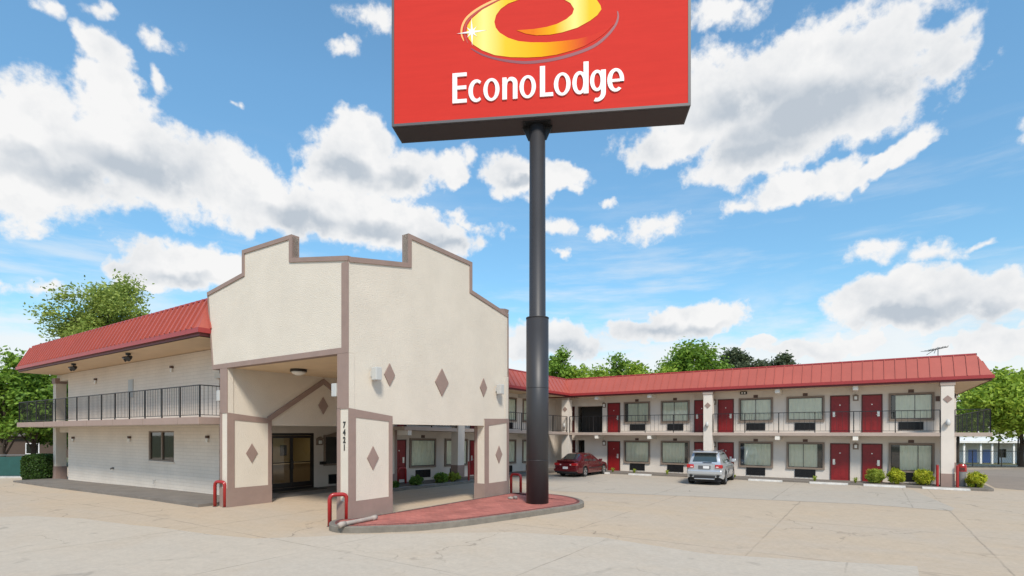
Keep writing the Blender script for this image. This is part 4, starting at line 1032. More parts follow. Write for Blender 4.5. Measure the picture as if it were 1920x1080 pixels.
def make_car(name, loc, heading, label, cat, paint, sp):
    """local +x is the car's nose; origin on the ground under the rear axle"""
    o = thing(name, (loc[0], loc[1], .006), heading, label, cat)
    r, tw, wb = sp['r'], sp['tw'], sp['wb']; x0, x1 = sp['x0'], sp['x1']
    W = lambda x: interp(sp['w'], x); ZT = lambda x: interp(sp['zt'], x); ZB = lambda x: interp(sp['zb'], x)
    def bottom(x):
        z = ZB(x)
        for ax in (0, wb):
            d = abs(x - ax); R = r + .055
            if d < R: z = max(z, r + math.sqrt(R * R - d * d))
        return z
    xs = sorted(set([round(x, 3) for x in np.linspace(x0, x1, 46)] + [round(ax + s * (r + .056), 3) for ax in (0, wb) for s in (-1, 1)] + [round(ax + s * (r + .053), 3) for ax in (0, wb) for s in (-1, 1)]))
    st = []
    for x in xs:
        w, zt, zb = W(x), ZT(x), bottom(x); h = zt - zb
        zbelt = interp(sp['belt'], x)
        zs = min(zbelt, zt - .02); sh = sp['shoulder']
        st.append((x, [(w * .955, zb), (w * .985, zb + (zs - zb) * .18), (w, zb + (zs - zb) * .5), (w * .992, zb + (zs - zb) * .78), (w * .965, zs), (w * .955 - sh * .4, (zs + zt) / 2 + .012), (w * .6, zt), (0, zt + .015)]))
    mb = loft(st); body = mb.build('body', paint, o, smooth=True)
    m = body.modifiers.new('w', 'WELD'); m.merge_threshold = .0005
    es = body.modifiers.new('e', 'EDGE_SPLIT'); es.split_angle = math.radians(38)
    mb = MB(); mb.box(x0 + .15, x1 - .15, -sp['w'][2][1] * .8, sp['w'][2][1] * .8, .18, .62); mb.build('underbody', CARIN, o)
    # cabin
    cab = []
    for x, zr, wt in sp['cab']:
        zb = interp(sp['belt'], x) - .04; wb_ = W(x) * .93
        cab.append((x, [(wb_, zb), (wb_ - (wb_ - wt) * .55, zb + (zr - zb) * .6), (wt, zr - .05 if zr - zb > .1 else zr - .01), (wt * .8, zr), (0, zr + .015)]))
    mb = loft(cab); c = mb.build('cabin', paint, o, smooth=True)
    m = c.modifiers.new('w', 'WELD'); m.merge_threshold = .0005
    es = c.modifiers.new('e', 'EDGE_SPLIT'); es.split_angle = math.radians(40)
    # glass: quads just proud of the cabin skin
    def skin(x, f, s):
        for (xa, A), (xb, B) in zip(cab[:-1], cab[1:]):
            if xa <= x <= xb:
                t = (x - xa) / (xb - xa); S = [((1 - t) * p[0] + t * q[0], (1 - t) * p[1] + t * q[1]) for p, q in zip(A, B)]
                zz0, zz1 = S[0][1], S[2][1]; z = zz0 + (zz1 - zz0) * f
                if z < S[1][1]: u = (z - S[0][1]) / max(1e-6, S[1][1] - S[0][1]); y = S[0][0] + (S[1][0] - S[0][0]) * u
                else: u = (z - S[1][1]) / max(1e-6, S[2][1] - S[1][1]); y = S[1][0] + (S[2][0] - S[1][0]) * u
                return Vector((x, s * (y + .012), z))
    for poly in sp['side_glass']:
        for s in (1, -1):
            mb = MB(); P = []
            for x, f in poly: P.append(skin(x, f, s))
            c0 = sum(P, Vector()) / len(P)
            for i in range(len(P)): mb.face([c0, P[i], P[(i + 1) % len(P)]])
            mb.build('side_window', CARGLASS, c, recalc=False)
    for nm, (xa, xb, ins) in sp['end_glass'].items():
        mb = MB(); P = []
        for x, k in ((xa, 0), (xb, 1)):
            for (qa, A), (qb, B) in zip(cab[:-1], cab[1:]):
                if qa <= x <= qb:
                    t = (x - qa) / (qb - qa); w = (1 - t) * A[3][0] + t * B[3][0]; zc = (1 - t) * A[4][1] + t * B[4][1]; z3 = (1 - t) * A[3][1] + t * B[3][1]
                    sx = -1 if nm == 'rear_window' else 1
                    P.append([Vector((x + sx * .014, y, (z3 if abs(y) > .01 else zc) + .014)) for y in (-w * ins[k], 0, w * ins[k])]); break
        for i in range(2): mb.face([P[0][i], P[0][i + 1], P[1][i + 1], P[1][i]])
        mb.build(nm, CARGLASS, c, recalc=False)
    for ax in (0, wb):
        for s in (1, -1): wheel(o, ax, s * (sp['track'] / 2), r, tw, s)
    return o, W
CARGLASS = mat('car_glass', (.035, .05, .05), .05, coat=.6, spec=.9)
CARGLASS_L = mat('car_glass_light', (.20, .26, .25), .06, coat=.6, spec=.9)
sed = dict(r=.31, tw=.2, wb=2.62, x0=-1.0, x1=3.48, track=1.5,
    w=[(-1.0, .72), (-.85, .82), (-.4, .865), (1, .875), (2.6, .865), (3.15, .80), (3.48, .66)],
    zt=[(-1.0, .86), (-.93, .96), (-.55, 1.0), (.2, .99), (1.9, .94), (2.3, .90), (3.1, .78), (3.4, .68), (3.48, .55)],
    zb=[(-1.0, .36), (-.8, .26), (0, .22), (2.6, .2), (3.3, .22), (3.48, .32)],
    belt=[(-1.0, .80), (-.5, .90), (.5, .90), (1.9, .86), (3.1, .70), (3.48, .52)], shoulder=.12,
    cab=[(-.58, .99, .66), (-.2, 1.20, .60), (.18, 1.385, .56), (.6, 1.425, .56), (1.1, 1.425, .56), (1.45, 1.37, .57), (1.9, 1.12, .64), (2.25, .93, .70)],
    side_glass=[[(-.02, .12), (.6, .1), (.6, .93), (.25, .9)], [(.68, .1), (1.62, .12), (1.35, .92), (.68, .93)]],
    end_glass={'rear_window': (-.48, .12, (.95, .98)), 'windscreen': (1.5, 2.15, (.98, .98))})
hd = math.atan2(.818, .575)
ra = Vector(gp(1096, 893.7)); ra = ra + Vector((.575, .818)) * -.05
axle = ra + Vector((-.818, .575)) * .75
car, Wf = make_car('parked_car', axle, hd, 'dark red saloon car parked nose to the kerb, rear towards us', 'car', CARRED, sed)
def tail_parts(o, items):
    for nm, m, (x0, x1, y0, y1, z0, z1), bev in items:
        mb = MB(); mb.box(x0, x1, y0, y1, z0, z1); mb.build(nm, m, o, bevel=bev)
tail_parts(car, [('tail_light', TAIL, (-1.03, -.80, .40, .78, .70, .86), .03), ('tail_light', TAIL, (-1.03, -.80, -.78, -.40, .70, .86), .03),
    ('reversing_light', TAILW, (-1.035, -.9, .30, .39, .72, .80), .01), ('reversing_light', TAILW, (-1.035, -.9, -.39, -.30, .72, .80), .01),
    ('number_plate', PLATE, (-1.055, -.9, -.16, .16, .50, .64), .005), ('bumper', CARRED, (-1.07, -.7, -.80, .80, .34, .52), .06), ('boot_trim', CARRED, (-1.03, -.6, -.6, .6, .93, 1.02), .03),
    ('bumper_trim', CARIN, (-1.05, -.7, -.72, .72, .27, .335), .02), ('door_handle', CARRED, (.42, .60, -.895, -.86, .80, .83), .008), ('door_handle', CARRED, (1.35, 1.53, -.895, -.86, .78, .81), .008),
    ('side_trim', CARIN, (.38, 2.2, -.89, -.86, .50, .54), .01), ('side_trim', CARIN, (.38, 2.2, .86, .89, .50, .54), .01)])
for s in (-1, 1):
    mb = MB(); mb.box(1.72, 1.9, s * .98 - .1, s * .98 + .1, .9, 1.04); mb.build('wing_mirror', CARRED, car, bevel=.03)
suv = dict(r=.375, tw=.26, wb=2.93, x0=-.93, x1=3.8, track=1.62,
    w=[(-.93, .80), (-.78, .90), (-.3, .945), (1, .955), (2.9, .95), (3.5, .88), (3.8, .70)],
    zt=[(-.93, 1.06), (-.86, 1.15), (-.5, 1.18), (.5, 1.17), (2.2, 1.12), (2.6, 1.06), (3.4, .95), (3.7, .82), (3.8, .66)],
    zb=[(-.93, .40), (-.75, .32), (0, .30), (2.9, .28), (3.6, .3), (3.8, .42)],
    belt=[(-.93, 1.0), (-.5, 1.09), (.5, 1.08), (2.2, 1.03), (3.4, .86), (3.8, .62)], shoulder=.10,
    cab=[(-.86, 1.14, .78), (-.70, 1.42, .71), (-.52, 1.66, .655), (-.1, 1.735, .65), (.8, 1.745, .65), (1.4, 1.70, .65), (1.75, 1.56, .68), (2.25, 1.28, .74), (2.6, 1.08, .8)],
    side_glass=[[(-.38, .2), (.22, .12), (.22, .92), (-.3, .9)], [(.3, .12), (1.05, .1), (1.05, .94), (.3, .93)], [(1.13, .1), (2.05, .12), (1.6, .92), (1.13, .94)]],
    end_glass={'rear_window': (-.83, -.55, (.98, .97)), 'windscreen': (1.7, 2.5, (.98, .98))})
hs = math.atan2(.872, .49)
rs = Vector(gp(1355.6, 908.5)); axs = rs + Vector((-.872, .49)) * .78 + Vector((.49, .872)) * .05
car2, _ = make_car('parked_car', axs, hs, 'silver sport utility car parked before the room doors, rear towards us', 'car', CARSILVER, suv)
tail_parts(car2, [('tail_light', TAIL, (-.99, -.72, .52, .88, .88, 1.07), .03), ('tail_light', TAIL, (-.99, -.72, -.88, -.52, .88, 1.07), .03),
    ('reversing_light', TAILW, (-.995, -.8, .55, .70, .90, .98), .02), ('reversing_light', TAILW, (-.995, -.8, -.70, -.55, .90, .98), .02),
    ('number_plate', PLATE, (-.985, -.8, -.24, .06, .86, .99), .005), ('plate_recess', CARGREY, (-.975, -.8, -.3, .3, .84, 1.01), .01), ('bumper', CARSILVER, (-1.02, -.6, -.87, .87, .52, .80), .08), ('diffuser', CARIN, (-.99, -.6, -.52, .52, .36, .50), .03),
    ('skid_plate', CARSILVER, (-1.0, -.6, -.5, .5, .30, .355), .02), ('spoiler', CARSILVER, (-.80, -.35, -.62, .62, 1.66, 1.735), .03), ('door_handle', CARSILVER, (.75, .95, -.985, -.94, .97, 1.0), .01), ('door_handle', CARSILVER, (1.75, 1.95, -.985, -.94, .95, .98), .01),
    ('wiper', CARIN, (-.89, -.84, -.35, .1, 1.165, 1.19), .005), ('roof_rail', CARGREY, (-.35, 1.45, -.62, -.58, 1.74, 1.785), .01), ('roof_rail', CARGREY, (-.35, 1.45, .58, .62, 1.74, 1.785), .01)])
for s in (-1, 1):
    mb = MB(); mb.box(2.0, 2.18, s * 1.06 - .11, s * 1.06 + .11, 1.08, 1.27); mb.build('wing_mirror', CARSILVER, car2, bevel=.04)
    mb = MB(); mb.tube([(-1.03, s * .66, .47), (-.85, s * .66, .47)], .07, 12); mb.build('exhaust', BLACK, car2)

# ------------------------------------------------------------------ vegetation
def leaves(name, pts, size, m, parent, seed, up=.25, nrm=None, aspect=1.9):
    rs_ = np.random.RandomState(seed); n = len(pts)
    a = rs_.normal(size=(n, 3)); a[:, 2] *= .7; a /= np.linalg.norm(a, axis=1, keepdims=True)
    b = rs_.normal(size=(n, 3)); b -= a * (a * b).sum(1, keepdims=True); b /= np.linalg.norm(b, axis=1, keepdims=True)
    s = size * rs_.uniform(.6, 1.35, (n, 1))
    A = a * s * .5 * aspect ** .5; B = b * s * .5 / aspect ** .5
    V = np.stack([pts - A, pts + B - A * .1, pts + A, pts - B - A * .1], 1).reshape(-1, 3)
    me = bpy.data.meshes.new(name); me.vertices.add(4 * n); me.loops.add(4 * n); me.polygons.add(n)
    me.vertices.foreach_set('co', V.ravel()); me.loops.foreach_set('vertex_index', np.arange(4 * n, dtype=np.int32))
    me.polygons.foreach_set('loop_start', np.arange(0, 4 * n, 4, dtype=np.int32)); me.polygons.foreach_set('loop_total', np.full(n, 4, dtype=np.int32))
    me.materials.append(m); me.update(calc_edges=True); me.validate()
    o = bpy.data.objects.new(name, me); COL.objects.link(o); o.parent = parent; return o
def crown_points(rs_, c, R, ncl, n, clr=(.28, .5), shell=.55, low=-.7, flat=.8):
    cl = []
    while len(cl) < ncl:
        d = rs_.normal(size=3); d /= np.linalg.norm(d)
        q = d * (shell + (1 - shell) * rs_.rand())
        if q[2] < low: continue
        cl.append((c + q * R * .82, rs_.uniform(*clr)))
    P = []
    per = n // ncl
    mR = float(np.mean(R))
    for q, k in cl:
        d = rs_.normal(size=(per, 3)); d /= np.linalg.norm(d, axis=1, keepdims=True)
        rad = rs_.rand(per, 1) ** .45 * (1 + .25 * rs_.normal(size=(per, 1)))
        P.append(q + d * rad * mR * k * np.array([1, 1, flat]))
    return np.concatenate(P), cl
def tree(kind, x, y, ztop, zlow, rx, label, m, n, size, seed, group=None, ncl=26, ry=None, trunk_r=None, cat='tree', clr=(.28, .48), shell=.5, conical=False):
    z0 = gz(x, y) - .05
    o = thing(kind, (x, y, z0), 0, label, cat, group)
    rs_ = np.random.RandomState(seed); h = ztop - z0; zl = zlow - z0
    R = np.array([rx, ry or rx, (h - zl) / 2]); c = np.array([0, 0, (h + zl) / 2])
    P, cl = crown_points(rs_, c, R, ncl, n, clr, shell)
    if conical:
        f = 1.15 - .75 * np.clip((P[:, 2:3] - zl) / (h - zl), 0, 1); P[:, :2] *= f
    P = P[(P[:, 2] > .15) & (P[:, 2] < h * 1.04)]
    leaves('crown', P, size, m, o, seed)
    mb = MB(); tr = trunk_r or .012 * h + .08
    zt = zl + (h - zl) * .55
    k = [(0, 0, -.3), (.03 * h * .1, .02, zl * .5), (.05, -.05, zl + .2), (0, .1, (zl + zt) / 2), (.1, 0, zt)]
    mb.tube(k, [tr * 1.25, tr, tr * .85, tr * .6, tr * .3], 9)
    for q, kk in cl[:14]:
        zs = min(zt, max(zl * .85, q[2] - (.35 + .2 * rs_.rand()) * R[2] - .3)); a = np.array([.04, 0, zs]); mid = (a + q) / 2 + np.array([0, 0, .12 * R[2]])
        mb.tube([tuple(a), tuple(mid), tuple(q)], [tr * .38, tr * .24, tr * .07], 6)
    mb.build('trunk', BARK, o, smooth=True); return o
def wp(px, Y): return (px - 960) / F_ * Y
def wz(py, Y): return H - (py - HY) / F_ * Y
bg = 'trees standing behind the motel roofs'
# behind the motel roofs, left to right
def back_tree(kind, px, pyt, half, Y, label, m, seed, n=4200, size=.30, ncl=24, **k):
    rx = half / F_ * Y; tree(kind, wp(px, Y), Y, wz(pyt, Y), wz(770, Y), rx, label, m, int(n * 1.9), size, seed, bg, ncl, **k)
back_tree('leafy_tree', 1047, 652, 32, 62, 'upright fresh green tree right beside the sign pole, above the roof corner', LEAF_MID, 11, 3800)
back_tree('leafy_tree', 1100, 680, 54, 60, 'low spreading yellow green tree over the roof valley right of the sign pole', LEAF_FRESH, 12, 3200)
back_tree('leafy_tree', 1010, 690, 40, 66, 'green tree half hidden by the sign pole', LEAF_MID, 25, 2500)
back_tree('leafy_tree', 1158, 664, 30, 66, 'small pointed green tree behind a brighter one above the red roof', LEAF_MID, 13, 2600)
back_tree('leafy_tree', 1200, 674, 50, 60, 'rounded bright yellow green tree rising above the red roof', LEAF_FRESH, 14, 3200)
back_tree('leafy_tree', 1296, 636, 62, 62, 'largest green tree above the red roof, with a tall tufted top', LEAF_MID, 15, 7000, .30, 40)
back_tree('leafy_tree', 1250, 682, 48, 60, 'low green tree leaning against the left side of the largest one', LEAF_FRESH, 16, 3000)
back_tree('leafy_tree', 1345, 668, 36, 60, 'green tree between the largest tree and the dark pines', LEAF_MID, 26, 3000)
back_tree('pine_tree', 1380, 642, 32, 72, 'dark pine with a ragged pointed top beside the largest green tree', LEAF_PINE, 17, 4200, .30, 24)
back_tree('pine_tree', 1412, 664, 28, 72, 'lower dark pine leaning right of the pointed pine', LEAF_PINE, 18, 3000, .30, 16)
back_tree('pine_tree', 1461, 651, 30, 72, 'separate dark round topped pine with sky either side', LEAF_PINE, 19, 3800, .30, 22)
back_tree('leafy_tree', 1527, 672, 11, 70, 'tiny green tree tip poking over the red roof', LEAF_MID, 20, 700, .38, 6)
back_tree('leafy_tree', 1577, 670, 24, 66, 'low green treetop just showing over the red roof near the aerial', LEAF_FRESH, 21, 1600, .40, 10)
# right-hand trees
tree('shade_tree', 39.6, 41.5, wz(688, 41.5), 1.75, 5.9, 'big spreading green shade tree at the end of the motel beside the drive', LEAF_FRESH, 26000, .25, 31, None, 62, ry=4.5, trunk_r=.17, clr=(.2, .36), shell=.35)
tree('pine_tree', wp(1908, 62), 62, wz(684, 62), 2, 3.2, 'dark pine behind the big shade tree at the far right', LEAF_PINE, 5000, .3, 32, bg, 18, trunk_r=.08)
tree('leafy_tree', wp(1872, 64), 64, wz(712, 64), wz(815, 64), 5.0, 'dark green tree seen under the roof end behind the shade tree', LEAF_DARK, 7000, .34, 33, bg, 26, trunk_r=.07)
tree('leafy_tree', wp(1985, 58), 58, wz(720, 58), wz(822, 58), 5.5, 'green tree at the far right beyond the shade tree', LEAF_MID, 6500, .32, 34, bg, 24, trunk_r=.08)
tree('leafy_tree', wp(1795, 58), 58, wz(752, 58), wz(826, 58), 2.2, 'small green tree behind the end column', LEAF_MID, 2600, .36, 35, bg, 16)
# left-hand trees
tree('tall_tree', wp(197, 52), 52, wz(497, 52), 5, 5.7, 'tall airy olive green tree rising over the lobby roof', LEAF_OLIVE, 38000, .22, 41, None, 80, ry=4.8, clr=(.17, .32), shell=.25)
tree('leafy_tree', wp(5, 42), 42, wz(640, 42), .5, 2.6, 'green tree at the left edge, taller than its neighbour', LEAF_MID, 7000, .27, 42, None, 30, clr=(.22, .4))
tree('leafy_tree', wp(62, 45), 45, wz(662, 45), .6, 3.2, 'dense dark green tree beside the end balcony of the lobby building', LEAF_MID, 11000, .27, 43, None, 38, clr=(.22, .4))
tree('leafy_tree', wp(118, 47), 47, wz(668, 47), .2, 3.0, 'dense green tree behind the left column of the lobby building', LEAF_DARK, 8000, .28, 44, None, 30)
tree('leafy_tree', wp(-55, 46), 46, wz(660, 46), .6, 3.4, 'green tree at the far left beyond the green screen', LEAF_DARK, 6000, .3, 45, None, 26)

def bush(kind, x, y, z, rx, rz, label, m, n, size, seed, group, stem=True):
    o = thing(kind, (x, y, z), 0, label, 'bush', group); rs_ = np.random.RandomState(seed)
    P, cl = crown_points(rs_, np.array([0, 0, rz * .98]), np.array([rx, rx, rz]), 40, n, (.26, .36), .68, -.95, .95)
    P = P[P[:, 2] > .02]; leaves('foliage', P, size, m, o, seed)
    mb = MB()
    for q, k in cl[:10]: mb.tube([(0, 0, -.03), tuple(q * .5 + np.array([0, 0, .02])), tuple(q)], [.02, .014, .005], 5)
    mb.build('stem', BARK, o); return o
lg = 'clipped lime green bushes along the kerb'
for i, (x, y, r, hgt, lb) in enumerate(((15.25, -.95, .44, .80, 'widest lime bush, touching its neighbour before the red door'), (16.1, -.95, .39, .80, 'lime bush pressed against the widest one, below the end window'),
    (17.2, -.9, .44, .84, 'yellow tipped lime bush standing just left of the end column'), (19.2, -.85, .40, .78, 'round lime bush alone beyond the litter bin and end column'))):
    p = rw(RO, x, y); bush('lime_bush', p.x, p.y, .1, r, hgt / 2, lb, LEAF_LIME if i else LEAF_WEED, 7500, .06, 50 + i, lg)
sg_ = 'small shrubs in the bed before the side wing'
for i, (x, y, r, hgt, lb) in enumerate(((-16.45, -.05, .2, .35, 'smallest shrub at the near end of the bed, by the red hoop'), (-15.1, .0, .38, .5, 'dark round shrub under the first window'),
    (-13.4, .0, .42, .55, 'broad shrub in the middle of the gravel bed'), (-12.5, -.02, .38, .5, 'yellowish shrub beside the red posts'))):
    p = mloc(x, y); bush('garden_shrub', p[0], p[1], .11, r, hgt / 2, lb, LEAF_DARK if i < 2 else LEAF_WEED if i == 3 else LEAF_MID, 1500, .075, 60 + i, sg_)
def weed(x, y, z, r, seed, label):
    o = thing('weed', (x, y, z), 0, label, 'weed', 'weeds growing along the kerb'); rs_ = np.random.RandomState(seed)
    mb = MB()
    for k in range(38):
        a = rs_.rand() * 2 * PI; l = r * rs_.uniform(.5, 1.2); hh = r * rs_.uniform(.6, 1.5)
        d = np.array([math.cos(a), math.sin(a)]); p = np.array([-d[1], d[0]]) * .014
        b0 = d * .03 * rs_.rand(); m1 = d * l * .5; e = d * l
        mb.face([(b0[0] - p[0], b0[1] - p[1], 0), (b0[0] + p[0], b0[1] + p[1], 0), (m1[0] + p[0], m1[1] + p[1], hh), (m1[0] - p[0], m1[1] - p[1], hh)])
        mb.face([(m1[0] - p[0], m1[1] - p[1], hh), (m1[0] + p[0], m1[1] + p[1], hh), (e[0], e[1], hh * .75)])
    tag(o); mb.build('foliage', LEAF_WEED, o, recalc=False)
for i, (x, lb) in enumerate(((.95, 'weed tuft by the first red door behind the red car'), (2.42, 'weed tuft below the window nearest the red car'), (4.55, 'weed tuft below the second window from the red car'), (8.5, 'weed tuft on the kerb right of the silver car'), (12.55, 'weed tuft before the air conditioner left of the paired doors'), (14.38, 'weed tuft between the paired red doors'))):
    p = rw(RO, x, -1.38); weed(p.x, p.y, .11, .2 if i != 3 else .12, 70 + i, lb)
p = mloc(-4.6, -.1); weed(p[0], p[1], .0, .22, 78, 'weed tuft behind the right pillar of the portico')

# hedge and green windscreen fence at the left
hx, hy = wp(82, 33.6), 33.6; hz = gz(hx, hy)
o = thing('clipped_hedge', (hx, hy, hz), A0 * .2, 'clipped dark green box hedge beside the lobby column', 'hedge')
rs_ = np.random.RandomState(5)
def shell_pts(n, a, b_, c, r, rs_):
    P = rs_.uniform(-1, 1, (n * 3, 3)); q = np.abs(P) ** 5; k = q.sum(1) ** .2
    P = P[(k > .1)]; k = k[k > .1]; P = P / k[:, None] * rs_.uniform(.90, 1.02, (len(P), 1)); P = P[:n]
    return P * np.array([a, b_, c]) + np.array([0, 0, c])
leaves('foliage', shell_pts(9000, .95, .8, .8, .3, rs_), .085, LEAF_HEDGE, o, 5)
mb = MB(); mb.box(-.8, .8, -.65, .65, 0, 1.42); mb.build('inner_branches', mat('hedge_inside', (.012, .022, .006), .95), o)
o = thing('screen_fence', (wp(30, 36), 36, gz(wp(30, 36), 36)), .05, 'wire fence covered with dark green windscreen fabric', 'fence')
mb = MB(); xs = np.linspace(-18, 1.3, 60)
for a, b_ in zip(xs[:-1], xs[1:]):
    f = lambda x: .03 * math.sin(x * 2.1) + .015 * math.sin(x * 5.7)
    mb.prism([(a, f(a)), (b_, f(b_)), (b_, f(b_) + .012), (a, f(a) + .012)], fxy, .05, 1.34 + .015 * math.sin(b_ * 3))
mb.build('screen', SCREEN, o)
for x in np.arange(-17.7, 1.4, 2.7):
    mb = MB(); mb.cyl(x, .08, -.1, 1.5, .03, n=8); mb.build('post', GALV, o)
mb = MB(); mb.tube([(-18, .08, 1.43), (1.3, .08, 1.43)], .022, 8); mb.build('top_rail', GALV, o)
q = MB(); kx = wp(30, 34.6)
q.box(-16, 2.2, -.25, .25, -.05, .1); k = q.build('fence_kerb', mat('pale_kerb', (.50, .48, .44), .9, .25, 3), None, bevel=.02); k.location = (kx, 34.7, gz(kx, 34.7)); k.rotation_euler = (0, 0, .05)
tag(k, 'pale concrete kerb at the foot of the green screen', 'kerb', kind='structure')
hx, hy = wp(20, 62), 62.
o = thing('house', (hx, hy, gz(hx, hy)), .2, 'dark brown house with pale window glimpsed behind the trees at the left', 'house')
mb = MB(); mb.box(-7, 6, 0, 8, -1, 2.6); mb.build('wall', BROWNWALL, o)
mb = MB(); mb.prism([(-.6, 2.5), (8.6, 2.5), (4, 4.6)], fyz, -7.5, 6.5); mb.build('roof', mat('house_roof', (.10, .08, .07), .9), o)
for x in (-3, 1.5):
    mb = MB(); mb.box(x, x + 1.4, -.04, .02, .4, 1.7); w = mb.build('window', FARWHITE, o)
    mb = MB(); mb.box(x + .1, x + 1.3, -.06, -.041, .5, 1.6); mb.build('pane', DGLASS, w)

# chain-link fence on the right and the far building
fa, fb = Vector(gp(1770, 877.5)), Vector(gp(2200, 880.5))
dv = (fb - fa); L = dv.length
o = thing('chain_link_fence', (fa.x, fa.y, 0), math.atan2(dv.y, dv.x), 'low dark chain link fence at the back of the lot by the shade tree', 'fence')
mb = MB(); mb.tube([(0, 0, 1.3), (L, 0, 1.3)], .022, 6); mb.tube([(0, 0, .12), (L, 0, .12)], .03, 6); mb.build('rail', IRON, o)
for i in range(int(L / 2) + 1):
    mb = MB(); mb.cyl(i * 2, 0, -.2, 1.36, .03, n=8); mb.build('post', IRON, o)
mb = MB(); s = .16
n = int(L / s)
for i in range(n):
    for k in range(8):
        a = i * s + (s / 2 if k % 2 else 0); z = .12 + k * .147
        for dx in (-1, 1):
            x2 = a + dx * s / 2
            if 0 <= x2 <= L: mb.face([(a - .003, 0, z), (a + .003, 0, z), (x2 + .003, 0, z + .147), (x2 - .003, 0, z + .147)])
mb.build('wire_mesh', IRON, o, recalc=False)
mb = MB(); mb.box(-1, L, -.12, .12, -.15, .1); q = mb.build('fence_footing', KERB, o)
YB = 88.; zb = wz(869, YB)
bx = wp(1792, YB)
o = thing('far_motel', (bx, YB, zb), -.12, 'distant white single storey building with blue doors and white posts', 'building')
mb = MB(); mb.box(0, 22, 3, 10, -.5, 3.3); mb.build('wall', FARWHITE, o)
mb = MB(); mb.prism([(-.6, 3.4), (10.6, 3.4), (10.6, 3.7), (5, 4.3), (-.6, 3.75)], fyz, -.8, 22.6); mb.build('roof', WHITE, o)
mb = MB(); mb.prism([(-.3, 3.36), (2.9, 3.36), (2.9, 3.4), (-.3, 3.4)], fyz, -.6, 22.4); mb.build('canopy_ceiling', FARROOF, o)
for x in (1.2, 3.7, 5.4, 8.6, 11.5, 14.5, 17.5):
    mb = MB(); mb.box(x - .13, x + .13, -.15, .1, -.5, 3.36); mb.build('post', WHITE, o)
for x in (3.9, 6.1, 12.8, 15): 
    mb = MB(); mb.box(x, x + 1.3, 2.95, 2.999, 0, 2.2); mb.build('door', BLUEDOOR, o)
for x in (1.0, 8.5): 
    mb = MB(); mb.box(x, x + 1.2, 2.95, 2.999, .9, 2.3); mb.build('window', DGLASS, o)
mb = MB(); mb.box(-1, 23, -1.2, 3, -.6, 0); mb.build('porch_floor', LOT, o)

# ------------------------------------------------------------------ sky, clouds, sun
SUN_EL, SUN_AZ = math.radians(47), math.radians(170)   # azimuth from +Y towards +X (behind the camera, to the right)
w = bpy.data.worlds.new('World'); sc.world = w; w.use_nodes = True; w.cycles.sampling_method = 'MANUAL'; w.cycles.sample_map_resolution = 512
nt = w.node_tree; N, L = nt.nodes, nt.links; N.clear()
out = N.new('ShaderNodeOutputWorld'); bgd = N.new('ShaderNodeBackground'); L.new(bgd.outputs[0], out.inputs['Surface'])
sky = N.new('ShaderNodeTexSky'); sky.sky_type = 'NISHITA'; sky.sun_disc = False; sky.sun_elevation = SUN_EL; sky.sun_rotation = SUN_AZ
sky.air_density = 1.0; sky.dust_density = .1; sky.ozone_density = 3.0; sky.altitude = 100
SKY_S = .12; EXPO = .54
bgd.inputs['Strength'].default_value = SKY_S
def M(op, a, b=None, c=None, clamp=False):
    q = N.new('ShaderNodeMath'); q.operation = op; q.use_clamp = clamp
    for i, x in enumerate((a, b, c)):
        if x is None: continue
        if isinstance(x, (int, float)): q.inputs[i].default_value = x
        else: L.new(x, q.inputs[i])
    return q.outputs[0]
def RNG(x, a, b, c=0., d=1., smooth=True):
    q = N.new('ShaderNodeMapRange'); q.interpolation_type = 'SMOOTHSTEP' if smooth else 'LINEAR'
    for i, v in enumerate((a, b, c, d)): q.inputs[i + 1].default_value = v
    L.new(x, q.inputs[0]); return q.outputs[0]
tc = N.new('ShaderNodeTexCoord'); DIR = tc.outputs['Generated']
sp = N.new('ShaderNodeSeparateXYZ'); L.new(DIR, sp.inputs[0])
AZ = M('ARCTAN2', sp.outputs['X'], sp.outputs['Y']); EL = M('ARCSINE', sp.outputs['Z'])
def noise(s, d, r, vec=DIR, loc=(0, 0, 0), dist=0, scl=(1, 1, 1)):
    mp = N.new('ShaderNodeMapping'); mp.inputs['Location'].default_value = loc; mp.inputs['Scale'].default_value = scl; L.new(vec, mp.inputs['Vector'])
    n = N.new('ShaderNodeTexNoise'); n.inputs['Scale'].default_value = s; n.inputs['Detail'].default_value = d; n.inputs['Roughness'].default_value = r; n.inputs['Distortion'].default_value = dist
    L.new(mp.outputs[0], n.inputs['Vector']); return n
n1 = noise(5.5, 3, .55, loc=(3, 1, 2)); n2 = noise(5.5, 3, .55, loc=(7, 4, 9))
fine = noise(8, 10, .60, loc=(1, 5, 3), dist=.1); fine2 = noise(8, 5, .60, loc=(1, 5, 3.26), dist=.1)
def warp(x, nn, amt): return M('ADD', x, M('MULTIPLY', M('SUBTRACT', nn.outputs['Fac'], .5), amt))
n3 = noise(24, 3, .55, loc=(5, 2, 8)); n4 = noise(24, 3, .55, loc=(1, 8, 6))
cx3 = N.new('ShaderNodeCombineXYZ'); L.new(warp(warp(AZ, n1, .08), n3, .055), cx3.inputs[0]); L.new(warp(warp(EL, n2, .06), n4, .045), cx3.inputs[1]); P3 = cx3.outputs[0]
def dirpix(px, py, rx, ry):
    u, v = (px - 960) / F_, (HY - py) / F_
    az = math.atan(u); hyp = math.sqrt(1 + u * u); el = math.atan(v / hyp)
    raz = rx / F_ / (1 + u * u); rel = (ry / F_) / hyp / (1 + (v / hyp) ** 2)
    return az, el, raz, rel
